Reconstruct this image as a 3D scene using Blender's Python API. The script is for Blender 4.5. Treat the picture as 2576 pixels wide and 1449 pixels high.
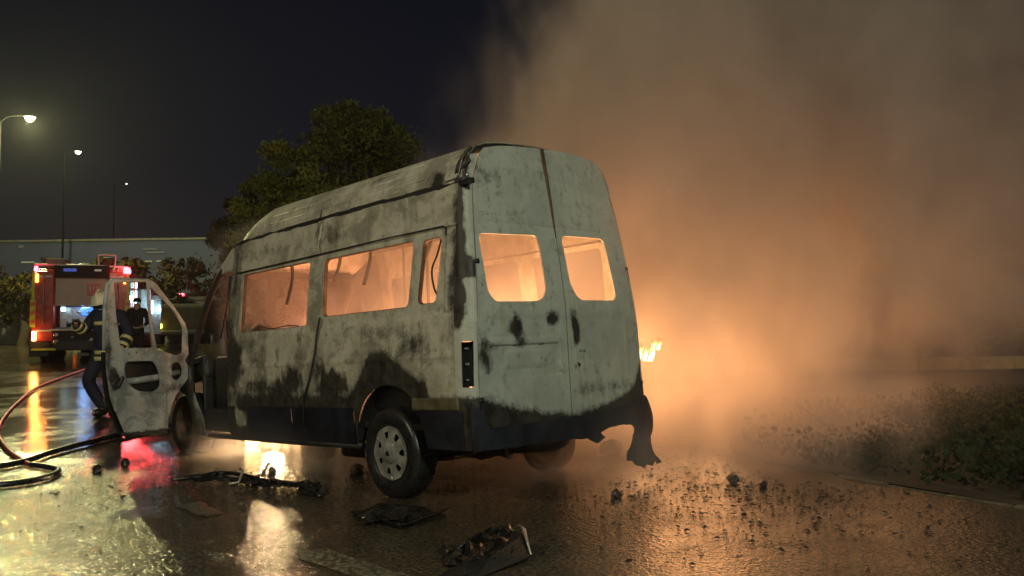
import bpy, bmesh, math, random
from mathutils import Vector, Matrix, Euler, noise
random.seed(7)
PI = math.pi
sc = bpy.context.scene
for o in list(bpy.data.objects): bpy.data.objects.remove(o)
COL = sc.collection

# ------------------------------------------------------------------ camera
cam = bpy.data.cameras.new('camera'); camo = bpy.data.objects.new('camera', cam); COL.objects.link(camo)
cam.sensor_width = 36; cam.lens = 36 * 2056.24 / 2576; cam.clip_end = 600; cam.clip_start = .05
pt, rl = 0.066546, -0.014717
fw = Vector((0, math.cos(pt), math.sin(pt))); up = Vector((0, -math.sin(pt), math.cos(pt))); rt = Vector((1, 0, 0))
r2 = math.cos(rl) * rt + math.sin(rl) * up; u2 = -math.sin(rl) * rt + math.cos(rl) * up
camo.matrix_world = Matrix(((r2.x, u2.x, -fw.x, 0), (r2.y, u2.y, -fw.y, 0), (r2.z, u2.z, -fw.z, 1.1784), (0, 0, 0, 1)))
sc.camera = camo

# ------------------------------------------------------------------ render settings
sc.render.engine = 'CYCLES'
cy = sc.cycles
cy.use_denoising = True; cy.denoiser = 'OPENIMAGEDENOISE'; cy.denoising_input_passes = 'RGB_ALBEDO_NORMAL'
cy.use_adaptive_sampling = True; cy.adaptive_threshold = 0.03
cy.max_bounces = 6; cy.diffuse_bounces = 2; cy.glossy_bounces = 3; cy.volume_bounces = 1; cy.transparent_max_bounces = 6
cy.transmission_bounces = 3
cy.sample_clamp_indirect = 4; cy.sample_clamp_direct = 0; cy.use_light_tree = True
cy.volume_step_rate = 1.0; cy.volume_max_steps = 256
sc.view_settings.view_transform = 'Standard'; sc.view_settings.look = 'None'
sc.view_settings.exposure = 0; sc.view_settings.gamma = 1; sc.view_settings.use_curve_mapping = False

# ------------------------------------------------------------------ night sky
world = bpy.data.worlds.new('World'); sc.world = world; world.use_nodes = True
nt = world.node_tree; nt.nodes.clear()
_o = nt.nodes.new('ShaderNodeOutputWorld'); _b = nt.nodes.new('ShaderNodeBackground')
_t = nt.nodes.new('ShaderNodeTexCoord'); _s = nt.nodes.new('ShaderNodeSeparateXYZ'); _r = nt.nodes.new('ShaderNodeValToRGB')
nt.links.new(_t.outputs['Generated'], _s.inputs[0]); nt.links.new(_s.outputs['Z'], _r.inputs[0])
_r.color_ramp.elements[0].position = 0.0; _r.color_ramp.elements[0].color = (.016, .014, .016, 1)
_r.color_ramp.elements[1].position = 0.5; _r.color_ramp.elements[1].color = (.0012, .0021, .0066, 1)
_e = _r.color_ramp.elements.new(0.2); _e.color = (.0055, .0058, .0110, 1)
nt.links.new(_r.outputs[0], _b.inputs[0]); _b.inputs[1].default_value = 1.0
nt.links.new(_b.outputs[0], _o.inputs[0])

BACK = (-PI / 2, 0, 0)
def lamp(name, loc, power, col, radius=.1, kind='POINT', parent=None, rot=None, spot=None):
    l = bpy.data.lights.new(name, kind); l.energy = power; l.color = col
    if kind in ('POINT', 'SPOT'): l.shadow_soft_size = radius
    if kind == 'SPOT': l.spot_size = spot or 2.6; l.spot_blend = .6
    o = bpy.data.objects.new(name, l); COL.objects.link(o); o.location = loc
    if rot: o.rotation_euler = rot
    if parent: o.parent = parent
    return o

# ------------------------------------------------------------------ materials
class NT:
    def __init__(s, name):
        s.m = bpy.data.materials.new(name); s.m.use_nodes = True; s.t = s.m.node_tree; s.t.nodes.clear()
        s.out = s.n('OutputMaterial')
    def n(s, k, **kw):
        x = s.t.nodes.new('ShaderNode' + k)
        for a, b in kw.items(): setattr(x, a, b)
        return x
    def l(s, a, b): s.t.links.new(a, b)
    def put(s, sock, v):
        if v is None: return
        if isinstance(v, bpy.types.NodeSocket): s.l(v, sock)
        else: sock.default_value = v
    def math(s, op, a, b=None, c=None, clamp=False):
        x = s.n('Math', operation=op); x.use_clamp = clamp
        s.put(x.inputs[0], a); s.put(x.inputs[1], b)
        if c is not None: s.put(x.inputs[2], c)
        return x.outputs[0]
    def smooth(s, v, a, b, to0=0., to1=1.):
        x = s.n('MapRange', interpolation_type='SMOOTHSTEP'); s.put(x.inputs[0], v)
        for i, q in enumerate((a, b, to0, to1)): s.put(x.inputs[i + 1], q)
        return x.outputs[0]
    def noise(s, vec, scale, detail=3, rough=.55, dist=0, out=0):
        x = s.n('TexNoise'); s.put(x.inputs['Vector'], vec); x.inputs['Scale'].default_value = scale
        x.inputs['Detail'].default_value = detail; x.inputs['Roughness'].default_value = rough
        x.inputs['Distortion'].default_value = dist
        return x.outputs[out]
    def coords(s, scale=None):
        t = s.n('TexCoord').outputs['Object']
        if scale:
            m = s.n('Mapping'); s.l(t, m.inputs[0]); m.inputs['Scale'].default_value = scale; t = m.outputs[0]
        return t
    def mix(s, f, a, b):
        x = s.n('Mix', data_type='RGBA'); s.put(x.inputs[0], f); s.put(x.inputs[6], a); s.put(x.inputs[7], b)
        return x.outputs[2]
    def bsdf(s, col, rough=.5, metal=0, normal=None, spec=.5, emis=None, es=0, coat=None):
        b = s.n('BsdfPrincipled')
        s.put(b.inputs['Base Color'], col); s.put(b.inputs['Roughness'], rough); s.put(b.inputs['Metallic'], metal)
        s.put(b.inputs['Specular IOR Level'], spec); s.put(b.inputs['Normal'], normal)
        if emis: b.inputs['Emission Color'].default_value = emis; b.inputs['Emission Strength'].default_value = es
        if coat: b.inputs['Coat Weight'].default_value = coat; b.inputs['Coat Roughness'].default_value = .12
        s.l(b.outputs[0], s.out.inputs[0]); return b
    def bump(s, h, strength=.5, dist=.01):
        x = s.n('Bump'); x.inputs['Strength'].default_value = strength; x.inputs['Distance'].default_value = dist
        s.l(h, x.inputs['Height']); return x.outputs[0]

def c4(c): return (c[0], c[1], c[2], 1)

def simple(name, col, rough=.6, metal=0, var=.25, scale=8, bump=.15, spec=.5):
    s = NT(name); v = s.coords(); n = s.noise(v, scale, 4, .6)
    a = tuple(x * (1 - var) for x in col); b = tuple(min(1, x * (1 + var)) for x in col)
    c = s.mix(s.smooth(n, .3, .7), c4(a), c4(b))
    s.bsdf(c, s.smooth(n, .2, .8, max(.03, rough - .1), min(1, rough + .1)), metal, s.bump(s.noise(v, scale * 6, 3), bump, .004), spec)
    return s.m

def emit(name, col, strength):
    s = NT(name); s.bsdf(c4((.2, .2, .2)), .4, emis=c4(col), es=strength); return s.m

def burnt_paint(name, light, mid, soot=(.018, .016, .013), wet=.42, pk=.6):
    """blistered, ash-grey burnt paint; the 'soot' vertex attribute says where the paint is burnt off"""
    s = NT(name); v = s.coords()
    a = s.n('Attribute'); a.attribute_name = 'soot'
    n1 = s.noise(v, 2.2, 5, .62, .4); n2 = s.noise(v, 9, 5, .7, .3); n3 = s.noise(v, 40, 3, .6)
    vs = s.coords((1.2, 1.2, 6)); streak = s.noise(s.coords((9, 9, .7)), 1.6, 4, .6)
    base = s.mix(s.smooth(n1, .36, .62), c4(mid), c4(light))
    n4 = s.noise(v, 4.2, 6, .68, .8)
    base = s.mix(s.math('MULTIPLY', s.smooth(n4, .50, .57), pk), base, c4(tuple(x * 1.12 for x in light)))
    base = s.mix(s.math('MULTIPLY', s.smooth(n4, .44, .38), pk * .8), base, c4(tuple(x * .62 for x in mid)))
    base = s.mix(s.math('MULTIPLY', s.smooth(n2, .52, .72), .55), base, c4(tuple(x * .55 for x in mid)))
    base = s.mix(s.math('MULTIPLY', s.smooth(streak, .5, .75), .4), base, c4((light[0] * .75, light[1] * .62, light[2] * .42)))
    base = s.mix(s.math('MULTIPLY', s.smooth(n3, .6, .72), .3), base, c4((.09, .07, .05)))
    sv = s.math('ADD', s.math('MULTIPLY_ADD', s.math('SUBTRACT', streak, .5), .6, a.outputs['Fac']), s.math('MULTIPLY', s.math('SUBTRACT', s.math('ADD', s.math('MULTIPLY', n1, .35), s.math('ADD', s.math('MULTIPLY', n2, .4), s.math('MULTIPLY', n3, .25))), .5), 1.9))
    mk = s.smooth(sv, .34, .60); half = s.smooth(sv, .05, .42)
    base = s.mix(s.math('MULTIPLY', half, .7), base, c4(tuple(x * .35 for x in mid)))
    sootc = s.mix(s.smooth(n2, .35, .65), c4(soot), c4(tuple(x * 2.6 for x in soot)))
    col = s.mix(mk, base, sootc)
    ro = s.smooth(n2, .3, .7, wet, wet + .25)
    h = s.math('ADD', s.math('MULTIPLY', n2, .7), s.math('MULTIPLY', n3, .3))
    s.bsdf(col, ro, 0, s.bump(h, .35, .012), .4)
    return s.m

M = {}
M['side'] = burnt_paint('burnt_side_paint', (.48, .465, .38), (.25, .24, .19))
M['rear'] = burnt_paint('burnt_rear_paint', (.48, .50, .43), (.38, .395, .345), pk=.12)
M['doorp'] = burnt_paint('burnt_door_paint', (.40, .42, .40), (.22, .23, .22))
M['char'] = simple('charred_metal', (.017, .015, .014), .55, 0, .5, 6, .5)
M['clad'] = simple('scorched_blue_cladding', (.011, .012, .021), .38, 0, .5, 4, .2)
M['bumper'] = simple('melted_bumper_plastic', (.015, .017, .024), .42, 0, .4, 5, .35)
M['rubber'] = simple('wet_tyre_rubber', (.016, .016, .016), .34, 0, .4, 14, .3)
M['hub'] = simple('dirty_hubcap', (.30, .30, .27), .38, .3, .3, 12, .2)
M['rust'] = simple('rusted_steel', (.10, .055, .03), .7, .2, .5, 10, .4)
M['dark'] = simple('black_void_paint', (.008, .008, .008), .7, 0, .2, 10, .1)
M['steel'] = simple('bare_steel', (.35, .35, .36), .35, .8, .3, 12, .2)
M['hose'] = simple('black_hose_rubber', (.012, .012, .014), .3, 0, .3, 30, .2)
M['redlit_hose'] = simple('red_lit_hose_jacket', (.26, .045, .03), .4, 0, .3, 30, .2)  # red light on the far part of the hose, put into its colour
M['bark'] = simple('bark', (.06, .045, .03), .85, 0, .4, 10, .6)
M['conc'] = simple('concrete', (.24, .23, .20), .8, 0, .25, 4, .3)
M['ochre'] = simple('ochre_wall_render', (.46, .38, .16), .8, 0, .25, 4, .3)
M['facade'] = simple('blue_grey_facade', (.085, .11, .21), .7, 0, .12, .3, .1)
M['skin'] = simple('skin', (.45, .27, .2), .5, 0, .1, 20, .05)
M['coat'] = simple('navy_turnout_cloth', (.012, .014, .035), .8, 0, .3, 14, .4)
M['black_cloth'] = simple('black_cloth', (.018, .014, .016), .85, 0, .3, 14, .3)
M['reflect'] = simple('reflective_band', (.55, .55, .25), .45, 0, .15, 20, .1)
M['helmet'] = simple('pale_helmet_shell', (.75, .74, .55), .3, 0, .08, 10, .05)
M['boot'] = simple('boot_leather', (.012, .011, .011), .35, 0, .3, 20, .2)
M['fred'] = simple('fire_engine_red', (.42, .035, .018), .3, 0, .15, 5, .05)
M['fyel'] = simple('fluorescent_yellow', (.60, .62, .03), .4, 0, .1, 8, .05)
M['forange'] = simple('fluorescent_orange', (.75, .16, .02), .4, 0, .1, 8, .05)
M['shutter'] = simple('pinkish_shutter', (.52, .46, .40), .5, 0, .08, 6, .1)
M['white'] = simple('white_enamel', (.7, .7, .68), .4, 0, .08, 8, .05)
M['paintline'] = None
M['pole'] = simple('dull_black_pole_paint', (.006, .006, .006), .95, 0, .2, 10, .05, 0)
M['soil'] = simple('dark_soil', (.03, .024, .014), .9, 0, .5, 3, .8)

def asphalt():
    s = NT('wet_asphalt'); v = s.coords()
    grain = s.noise(v, 38, 3, .62); grain2 = s.noise(v, 17, 3, .6); big = s.noise(v, .5, 4, .6, .6); mid = s.noise(v, 2.6, 4, .6, .3)
    c = s.mix(s.smooth(grain, .35, .65), c4((.015, .012, .008)), c4((.105, .080, .050)))
    c = s.mix(s.math('MULTIPLY', s.smooth(mid, .4, .75), .35), c, c4((.075, .057, .038)))
    wet = s.smooth(s.math('ADD', s.math('MULTIPLY', big, .65), s.math('MULTIPLY', mid, .35)), .40, .62)
    ro = s.smooth(wet, 0, 1, .10, .17)
    vo = s.n('TexVoronoi'); s.l(v, vo.inputs[0]); vo.inputs['Scale'].default_value = 36
    h = s.math('ADD', s.math('MULTIPLY', grain, 1.0), s.math('MULTIPLY', grain2, 1.1))
    h = s.math('ADD', h, s.math('MULTIPLY', vo.outputs['Distance'], .5))
    b = s.n('Bump'); b.inputs['Distance'].default_value = .022
    sy = s.n('SeparateXYZ'); s.l(v, sy.inputs[0])
    film = s.math('MULTIPLY', s.smooth(s.math('MULTIPLY_ADD', mid, 2.5, sy.outputs['Y']), 9.4, 10.8), .78)   # standing water beyond the open door
    st = s.math('MULTIPLY', s.smooth(wet, 0, 1, .24, .46), s.math('SUBTRACT', 1, film)); s.l(st, b.inputs['Strength']); s.l(h, b.inputs['Height'])
    s.bsdf(c, ro, 0, b.outputs[0], .55)
    return s.m
M['asphalt'] = asphalt()

def worn_line():
    s = NT('worn_line_paint'); v = s.coords(); n = s.noise(v, 26, 4, .7)
    c = s.mix(s.smooth(n, .46, .62), c4((.05, .042, .03)), c4((.24, .22, .15)))
    s.bsdf(c, .3, 0, s.bump(s.noise(v, 60, 3), .5, .01), .5); return s.m
M['line'] = worn_line()

def leafmat(name, a, b):
    s = NT(name); at = s.n('Attribute'); at.attribute_name = 'tone'
    s.bsdf(s.mix(at.outputs['Fac'], c4(a), c4(b)), .85, 0, None, .08); return s.m
M['leaf1'] = leafmat('dark_green_leaves', (.036, .044, .012), (.20, .21, .055))
M['leaf2'] = leafmat('olive_leaves', (.055, .068, .014), (.28, .30, .06))
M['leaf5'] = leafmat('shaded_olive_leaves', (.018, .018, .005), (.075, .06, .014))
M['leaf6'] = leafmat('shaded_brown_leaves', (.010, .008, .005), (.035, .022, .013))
M['leaf3'] = leafmat('brown_green_leaves', (.030, .028, .010), (.10, .085, .03))
M['leaf4'] = leafmat('ground_leaves', (.009, .014, .005), (.038, .052, .020))

# ------------------------------------------------------------------ mesh helpers
def g(Y):
    "height of the ground, which rises gently away from the camera"
    if Y < 8: return 0.
    if Y < 9: return .0275 * (Y - 8) ** 2
    return .0275 + .055 * (min(Y, 40) - 9)

def link(name, me, mat=None, parent=None, smooth=False, loc=None):
    o = bpy.data.objects.new(name, me); COL.objects.link(o)
    if mat is not None:
        for m in (mat if isinstance(mat, (list, tuple)) else [mat]): me.materials.append(m)
    if smooth:
        for p in me.polygons: p.use_smooth = True
    if parent: o.parent = parent
    if loc is not None: o.location = loc
    return o

def tag(o, label=None, cat=None, group=None, kind=None):
    if label: o['label'] = label
    if cat: o['category'] = cat
    if group: o['group'] = group
    if kind: o['kind'] = kind
    return o

def empty(name, loc=(0, 0, 0), rz=0, label=None, cat=None, group=None, kind=None):
    o = bpy.data.objects.new(name, None); COL.objects.link(o); o.location = loc; o.rotation_euler = (0, 0, rz)
    o.empty_display_size = .2
    return tag(o, label, cat, group, kind)

def from_bm(name, bm, mat=None, parent=None, smooth=False):
    bmesh.ops.recalc_face_normals(bm, faces=bm.faces)
    me = bpy.data.meshes.new(name); bm.to_mesh(me); bm.free()
    return link(name, me, mat, parent, smooth)

def add_box(bm, c, s, rot=None, bev=0):
    r = bmesh.ops.create_cube(bm, size=1)['verts']
    mt = Matrix.Translation(c) @ (rot.to_matrix().to_4x4() if rot else Matrix()) @ Matrix.Diagonal((*s, 1))
    bmesh.ops.transform(bm, matrix=mt, verts=r)
    if bev:
        ed = list({e for v in r for e in v.link_edges})
        bmesh.ops.bevel(bm, geom=ed, offset=bev, segments=2, affect='EDGES', profile=.5)

def box(name, c, s, mat, parent=None, rot=None, bev=.01):
    bm = bmesh.new(); add_box(bm, c, s, rot, bev); return from_bm(name, bm, mat, parent)

def add_tube(bm, pts, r, n=8, cap=True):
    pts = [Vector(p) for p in pts]; rs = r if isinstance(r, (list, tuple)) else [r] * len(pts)
    rings = []; prev = None
    for i, p in enumerate(pts):
        d = (pts[min(i + 1, len(pts) - 1)] - pts[max(i - 1, 0)]).normalized()
        if prev is None: a = d.orthogonal().normalized()
        else: a = (prev - d * prev.dot(d)).normalized()
        prev = a; b = d.cross(a)
        rings.append([bm.verts.new(p + (a * math.cos(2 * PI * k / n) + b * math.sin(2 * PI * k / n)) * rs[i]) for k in range(n)])
    for i in range(len(rings) - 1):
        for k in range(n): bm.faces.new((rings[i][k], rings[i][(k + 1) % n], rings[i + 1][(k + 1) % n], rings[i + 1][k]))
    if cap: bm.faces.new(rings[0][::-1]); bm.faces.new(rings[-1])

def tube(name, pts, r, mat, parent=None, n=8, smooth=True):
    bm = bmesh.new(); add_tube(bm, pts, r, n); return from_bm(name, bm, mat, parent, smooth)

def spline(pts, k=8):
    P = [Vector(p) for p in pts]; out = []
    for i in range(len(P) - 1):
        a, b, c, d = P[max(i - 1, 0)], P[i], P[i + 1], P[min(i + 2, len(P) - 1)]
        for j in range(k):
            t = j / k
            out.append(.5 * ((2 * b) + (c - a) * t + (2 * a - 5 * b + 4 * c - d) * t * t + (3 * b - a - 3 * c + d) * t ** 3))
    return out + [P[-1]]

def lathe(name, prof, mat, parent=None, n=40, axis='Y', smooth=True, loc=None):
    "prof: list of (radius, offset along axis)"
    bm = bmesh.new(); rings = []
    for r, h in prof:
        rings.append([bm.verts.new((r * math.cos(2 * PI * k / n), h, r * math.sin(2 * PI * k / n))) for k in range(n)])
    for i in range(len(rings) - 1):
        for k in range(n): bm.faces.new((rings[i][k], rings[i][(k + 1) % n], rings[i + 1][(k + 1) % n], rings[i + 1][k]))
    if axis == 'Z': bmesh.ops.rotate(bm, verts=bm.verts, matrix=Matrix.Rotation(PI / 2, 3, 'X'))
    o = from_bm(name, bm, mat, parent, smooth)
    if loc is not None: o.location = loc
    return o

def rounded(pts, r, k=5):
    out = []; n = len(pts)
    for i in range(n):
        p = Vector(pts[i][:2]); a = Vector(pts[i - 1][:2]) - p; b = Vector(pts[(i + 1) % n][:2]) - p
        rr = pts[i][2] if len(pts[i]) > 2 else r
        rr = min(rr, a.length * .45, b.length * .45)
        if rr < 1e-4: out.append((p.x, p.y)); continue
        s = p + a.normalized() * rr; e = p + b.normalized() * rr
        for j in range(k + 1):
            t = j / k; q = s * (1 - t) ** 2 + p * 2 * t * (1 - t) + e * t * t; out.append((q.x, q.y))
    return out

def panel(name, outline, holes, fn, mat, parent=None, step=.06, cuts_u=(), cuts_v=(), thick=.006, soot=None, smooth=True, offs=0):
    "flat outline with holes, cut into a grid, then bent onto a surface by fn(u, v)"
    bm = bmesh.new(); edges = []
    for loop in [outline] + list(holes):
        vs = [bm.verts.new((p[0], p[1], 0)) for p in loop]
        for i in range(len(vs)): edges.append(bm.edges.new((vs[i], vs[(i + 1) % len(vs)])))
    bmesh.ops.triangle_fill(bm, use_beauty=True, use_dissolve=False, edges=edges, normal=(0, 0, 1))
    us = [p[0] for p in outline]; vs_ = [p[1] for p in outline]
    def cut(lo, hi, extra, ax):
        L = []; x = lo + step
        while x < hi - step * .4: L.append(x); x += step
        for x in sorted(set(L) | {e for e in extra if lo < e < hi}):
            co = (x, 0, 0) if ax == 0 else (0, x, 0); no = (1, 0, 0) if ax == 0 else (0, 1, 0)
            bmesh.ops.bisect_plane(bm, geom=bm.verts[:] + bm.edges[:] + bm.faces[:], plane_co=co, plane_no=no, dist=1e-5)
    cut(min(us), max(us), cuts_u, 0); cut(min(vs_), max(vs_), cuts_v, 1)
    bmesh.ops.remove_doubles(bm, verts=bm.verts, dist=1e-5)
    uv = [(v.co.x, v.co.y) for v in bm.verts]
    for v in bm.verts: v.co = Vector(fn(v.co.x, v.co.y))
    me = bpy.data.meshes.new(name); bm.to_mesh(me); bm.free()
    if soot:
        a = me.attributes.new('soot', 'FLOAT', 'POINT')
        for i, (u, w) in enumerate(uv): a.data[i].value = soot(u, w)
    o = link(name, me, mat, parent, smooth)
    m = o.modifiers.new('thickness', 'SOLIDIFY'); m.thickness = thick; m.offset = offs
    if smooth:
        e = o.modifiers.new('edges', 'EDGE_SPLIT'); e.split_angle = math.radians(40)
    return o

def quads(name, centers, size, mat, normals=None, parent=None, tone=None, ratio=.6):
    "many small leaf-shaped quads"
    import array
    vs = []; fs = []; tn = []
    for i, c in enumerate(centers):
        c = Vector(c); s = size * random.uniform(.6, 1.35)
        d = Vector((random.gauss(0, 1), random.gauss(0, 1), random.gauss(0, .8))).normalized()
        e = d.orthogonal().normalized(); e = Matrix.Rotation(random.uniform(0, 6.28), 3, d) @ e; f = d.cross(e)
        k = len(vs)
        vs += [c - e * s, c + f * s * ratio * .6 , c + e * s, c - f * s * ratio * .6]
        fs.append((k, k + 1, k + 2, k + 3)); t = tone[i] if tone else random.random(); tn += [t] * 4
    me = bpy.data.meshes.new(name); me.from_pydata([tuple(v) for v in vs], [], fs)
    a = me.attributes.new('tone', 'FLOAT', 'POINT'); a.data.foreach_set('value', array.array('f', tn))
    return link(name, me, mat, parent)

def lerp_list(L, x):
    if x <= L[0][0]: return L[0][1]
    for (a, b), (c, d) in zip(L, L[1:]):
        if x <= c: return b + (d - b) * (x - a) / (c - a)
    return L[-1][1]

def skin(name, verts, edges, radii, mat, parent=None, sub=2, root=0):
    me = bpy.data.meshes.new(name); me.from_pydata(verts, edges, [])
    o = link(name, me, mat, parent)
    s = o.modifiers.new('skin', 'SKIN'); s.use_smooth_shade = True
    for i, r in enumerate(radii):
        d = me.skin_vertices[0].data[i]; d.radius = (r, r) if not isinstance(r, tuple) else r; d.use_root = (i == root)
    m = o.modifiers.new('sub', 'SUBSURF'); m.levels = sub; m.render_levels = sub
    return o

# ================================================================== GROUND
ys = [-30, -10, 0, 4, 6, 8, 8.2, 8.4, 8.6, 8.8, 9, 10, 12, 14, 18, 24, 32, 40, 60, 120, 400]
xs = [-300, -60, -20, -6, 0, 6, 20, 60, 300]
vs = [(x, y, g(y)) for y in ys for x in xs]; n_ = len(xs)
fs = [(j * n_ + i, j * n_ + i + 1, (j + 1) * n_ + i + 1, (j + 1) * n_ + i) for j in range(len(ys) - 1) for i in range(n_ - 1)]
me = bpy.data.meshes.new('ground'); me.from_pydata(vs, [], fs)
tag(link('ground', me, M['asphalt'], smooth=True), 'wet dark asphalt of the car park reflecting the lights', kind='structure')

def sheet(name, poly, h, mat, label=None, kind='structure', step=1.2, wob=0):
    "flat patch that follows the ground at a height h above it"
    def fn(u, v): return (u + wob * noise.noise((u * 6, v * 6, 1)), v + wob * noise.noise((u * 6, v * 6, 9)), g(v) + h)
    o = panel(name, poly, [], fn, mat, None, step, (), (8, 8.25, 8.5, 8.75, 9), .003, offs=-1)
    o.modifiers.remove(o.modifiers['thickness'])
    return tag(o, label, kind=kind)

# painted lines
sheet('parking_line', [(-1.27, 4.80), (-1.20, 4.62), (-.85, 4.26), (-.35, 3.72), (-.14, 3.80), (-.60, 4.30), (-1.10, 4.82)], .004, M['line'], 'worn white parking line in the near foreground', step=.05, wob=.02)
sheet('parking_line', [(-2.52, 6.17), (-2.16, 5.76), (-2.06, 5.88), (-2.40, 6.34)], .004, M['line'], 'faded short piece of parking line left of the rear wheel', step=.05, wob=.03)

# kerb of the verge: single stones
KL = [(5.6, 1.2), (4.55, 3.4), (3.46, 5.65), (2.91, 6.71), (2.45, 7.7), (2.33, 8.1), (2.30, 8.6), (2.5, 9.4), (3.1, 10.3), (4.2, 11.2), (6.0, 12.1), (9.0, 12.9), (14, 13.8)]
kerb = empty('kerb', (0, 0, 0), label='row of low pale kerb stones along the planted verge', kind='structure')
kp = [Vector((p[0], p[1], 0)) for p in spline([(x, y, 0) for x, y in KL], 10)]
acc = [0]
for a, b in zip(kp, kp[1:]): acc.append(acc[-1] + (b - a).length)
def kat(s):
    for i in range(len(kp) - 1):
        if s <= acc[i + 1]: return kp[i].lerp(kp[i + 1], (s - acc[i]) / max(1e-6, acc[i + 1] - acc[i]))
    return kp[-1]
bm = bmesh.new(); add_box(bm, (0, 0, -.045), (.490, .06, .13), None, .014)
kme = bpy.data.meshes.new('kerb_stone'); bm.to_mesh(kme); bm.free(); kme.materials.append(simple('stained_kerb_concrete', (.10, .085, .055), .8, 0, .6, 7, .4))
s_ = .25
while s_ < acc[-1] - .3:
    a = kat(s_ - .24); b = kat(s_ + .24); m = (a + b) / 2
    k = bpy.data.objects.new('kerb_stone', kme); COL.objects.link(k); k.parent = kerb
    k.location = (m.x, m.y, g(m.y) + random.uniform(-.02, .006))
    k.rotation_euler = (random.uniform(-.03, .03), random.uniform(-.015, .015), math.atan2(b.y - a.y, b.x - a.x) + random.uniform(-.02, .02))
    s_ += .5
vp = [(x + .01, y) for x, y in KL] + [(30, 14.6), (30, -2), (7, -2)]
sheet('verge', vp, .016, M['soil'], 'dark earth of the planted verge beyond the kerb')

# ================================================================== VAN
VO = Vector((0.45172, 6.30642, 0)); 
VM = Matrix(((-0.70955324, -0.70351434, -0.04002221), (0.70376754, -0.71036339, 0.00975206), (-0.03529103, -0.02124673, 0.9991512)))
van = empty('burnt_van', VO, label='burnt out white high roof minibus with empty windows and its front door hanging open', cat='van')
van.matrix_world = Matrix.Translation(VO) @ VM.to_4x4()
PW = [(.30, .93), (.45, .965), (.76, .985), (.95, .985), (1.25, .975), (1.55, .955), (2.04, .905), (2.36, .865), (2.50, .80), (2.58, .765), (2.66, .69), (2.71, .55), (2.74, .30), (2.752, 0)]
def hw(z): return lerp_list(PW, z)
PWR = [(.30, 1.00), (.45, 1.04), (.60, 1.05), (.76, 1.04), (.95, 1.03), (1.25, 1.02), (1.55, .99), (1.9, .955), (2.04, .94), (2.26, .915), (2.36, .89), (2.50, .865), (2.60, .84), (2.68, .79), (2.76, .6)]
def hwR(z): return lerp_list(PWR, z)
def groove(z, x):
    d = 0
    for zc, wd, dp in ((1.425, .018, -.008), (1.12, .03, .010), (2.045, .014, -.014)):
        if abs(z - zc) < wd: d += dp * (1 - abs(z - zc) / wd)
    if 1.44 < z < 2.03 and .28 < x < 3.46: d -= .012
    return d
def sidefn(sg):
    def fn(x, z):
        w = (hw(z) if sg > 0 else hwR(z) - .03 * min(1, max(0, x - .3) / 2)) + groove(z, x)
        if x > 3.7: w -= .05 * ((x - 3.7) / 1.9) ** 2
        w += .004 * noise.noise((x * 3, z * 3, sg))
        return (x, sg * w, z)
    return fn
def blob(u, v, cx, cz, rx, rz, val):
    u += .7 * rx * noise.noise((u * 11, v * 11, 1.7)); v += .5 * rz * noise.noise((u * 11, v * 11, 8.1))
    d = ((u - cx) / rx) ** 2 + ((v - cz) / rz) ** 2
    return val * max(0, 1 - d * .5) if d < 2 else 0
ARCHS = [(.55, .86), (.65, .90), (.87, 1.02), (1.0, 1.09), (1.2, 1.08), (1.27, .97), (1.42, .80), (1.5, .76)]
def soot_side(x, z):
    v = -.12
    if 1.4 < x < 3.4: v = max(v, 1.0 - max(0, z - .74) / .17 * .75)
    elif x >= 3.4: v = max(v, .4)
    if .5 < x < 1.5: v = max(v, 1.25 - max(0, (z - lerp_list(ARCHS, x))) * 9)
    if x <= .72 and z < .84: v = max(v, .55)
    for b in ((3.50, 1.18, .17, .22, .95), (3.50, .62, .2, .2, .5), (2.95, .92, .25, .1, .6), (2.35, .98, .18, .12, .75), (1.75, .93, .22, .12, .9), (1.95, 1.05, .1, .1, .6),
              (2.6, .88, .2, .1, .7), (.66, 1.2, .25, .10, .36), (3.3, 1.33, .3, .06, .45), (2.95, 1.22, .18, .17, .33), (2.2, 1.18, .10, .2, .3), (1.79, 2.21, .14, .12, .42), (.17, 1.8, .05, .5, .7), (.20, 1.5, .05, .25, .5),
              (1.0, 1.32, .5, .06, .28), (.9, 1.95, .05, .05, .2), (2.0, 2.2, .04, .2, .32), (3.05, 2.2, .4, .07, .22)): v = max(v, blob(x, z, *b))
    return v
def arch_pts(cx, r, z0, top, n=14):
    return [(cx + r * math.cos(PI * k / n), z0 + (top - z0) * math.sin(PI * k / n)) for k in range(n + 1)]
A_ = arch_pts(.965, .45, .50, .925)
side_out = [(.17, .46)] + [(.515, .46)] + A_[::-1] + [(1.415, .46)] + [(1.43, .725), (3.59, .725), (3.59, 2.362), (.17, 2.362)]
def win(pts, r=.06): return rounded(pts, r)
W1 = win([(2.15, 1.445), (3.365, 1.45), (3.37, 2.025), (2.135, 2.018)], .05)
W2 = win([(.712, 1.50), (1.902, 1.505), (1.912, 2.005), (.668, 2.003)], .06)
W3 = win([(.385, 1.505), (.612, 1.51), (.56, 1.99), (.335, 1.993)], .06)
cz = (1.405, 1.425, 1.445, 1.09, 1.12, 1.15, 2.03, 2.045, 2.06)
panel('side_panel', side_out, [W1, W2, W3], sidefn(1), M['side'], van, .05, (.28, 3.46), cz, .012, soot_side)
R1 = win([(2.5, 1.445), (3.365, 1.45), (3.37, 2.025), (2.45, 2.018)], .05)
rs = panel('side_panel', side_out, [R1, win([(1.35, 1.5), (2.25, 1.5), (2.25, 2.0), (1.35, 2.0)]), win([(.35, 1.5), (1.15, 1.5), (1.15, 2.0), (.33, 2.0)])], sidefn(-1), M['side'], van, .08, (), cz, .012, soot_side)
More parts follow.
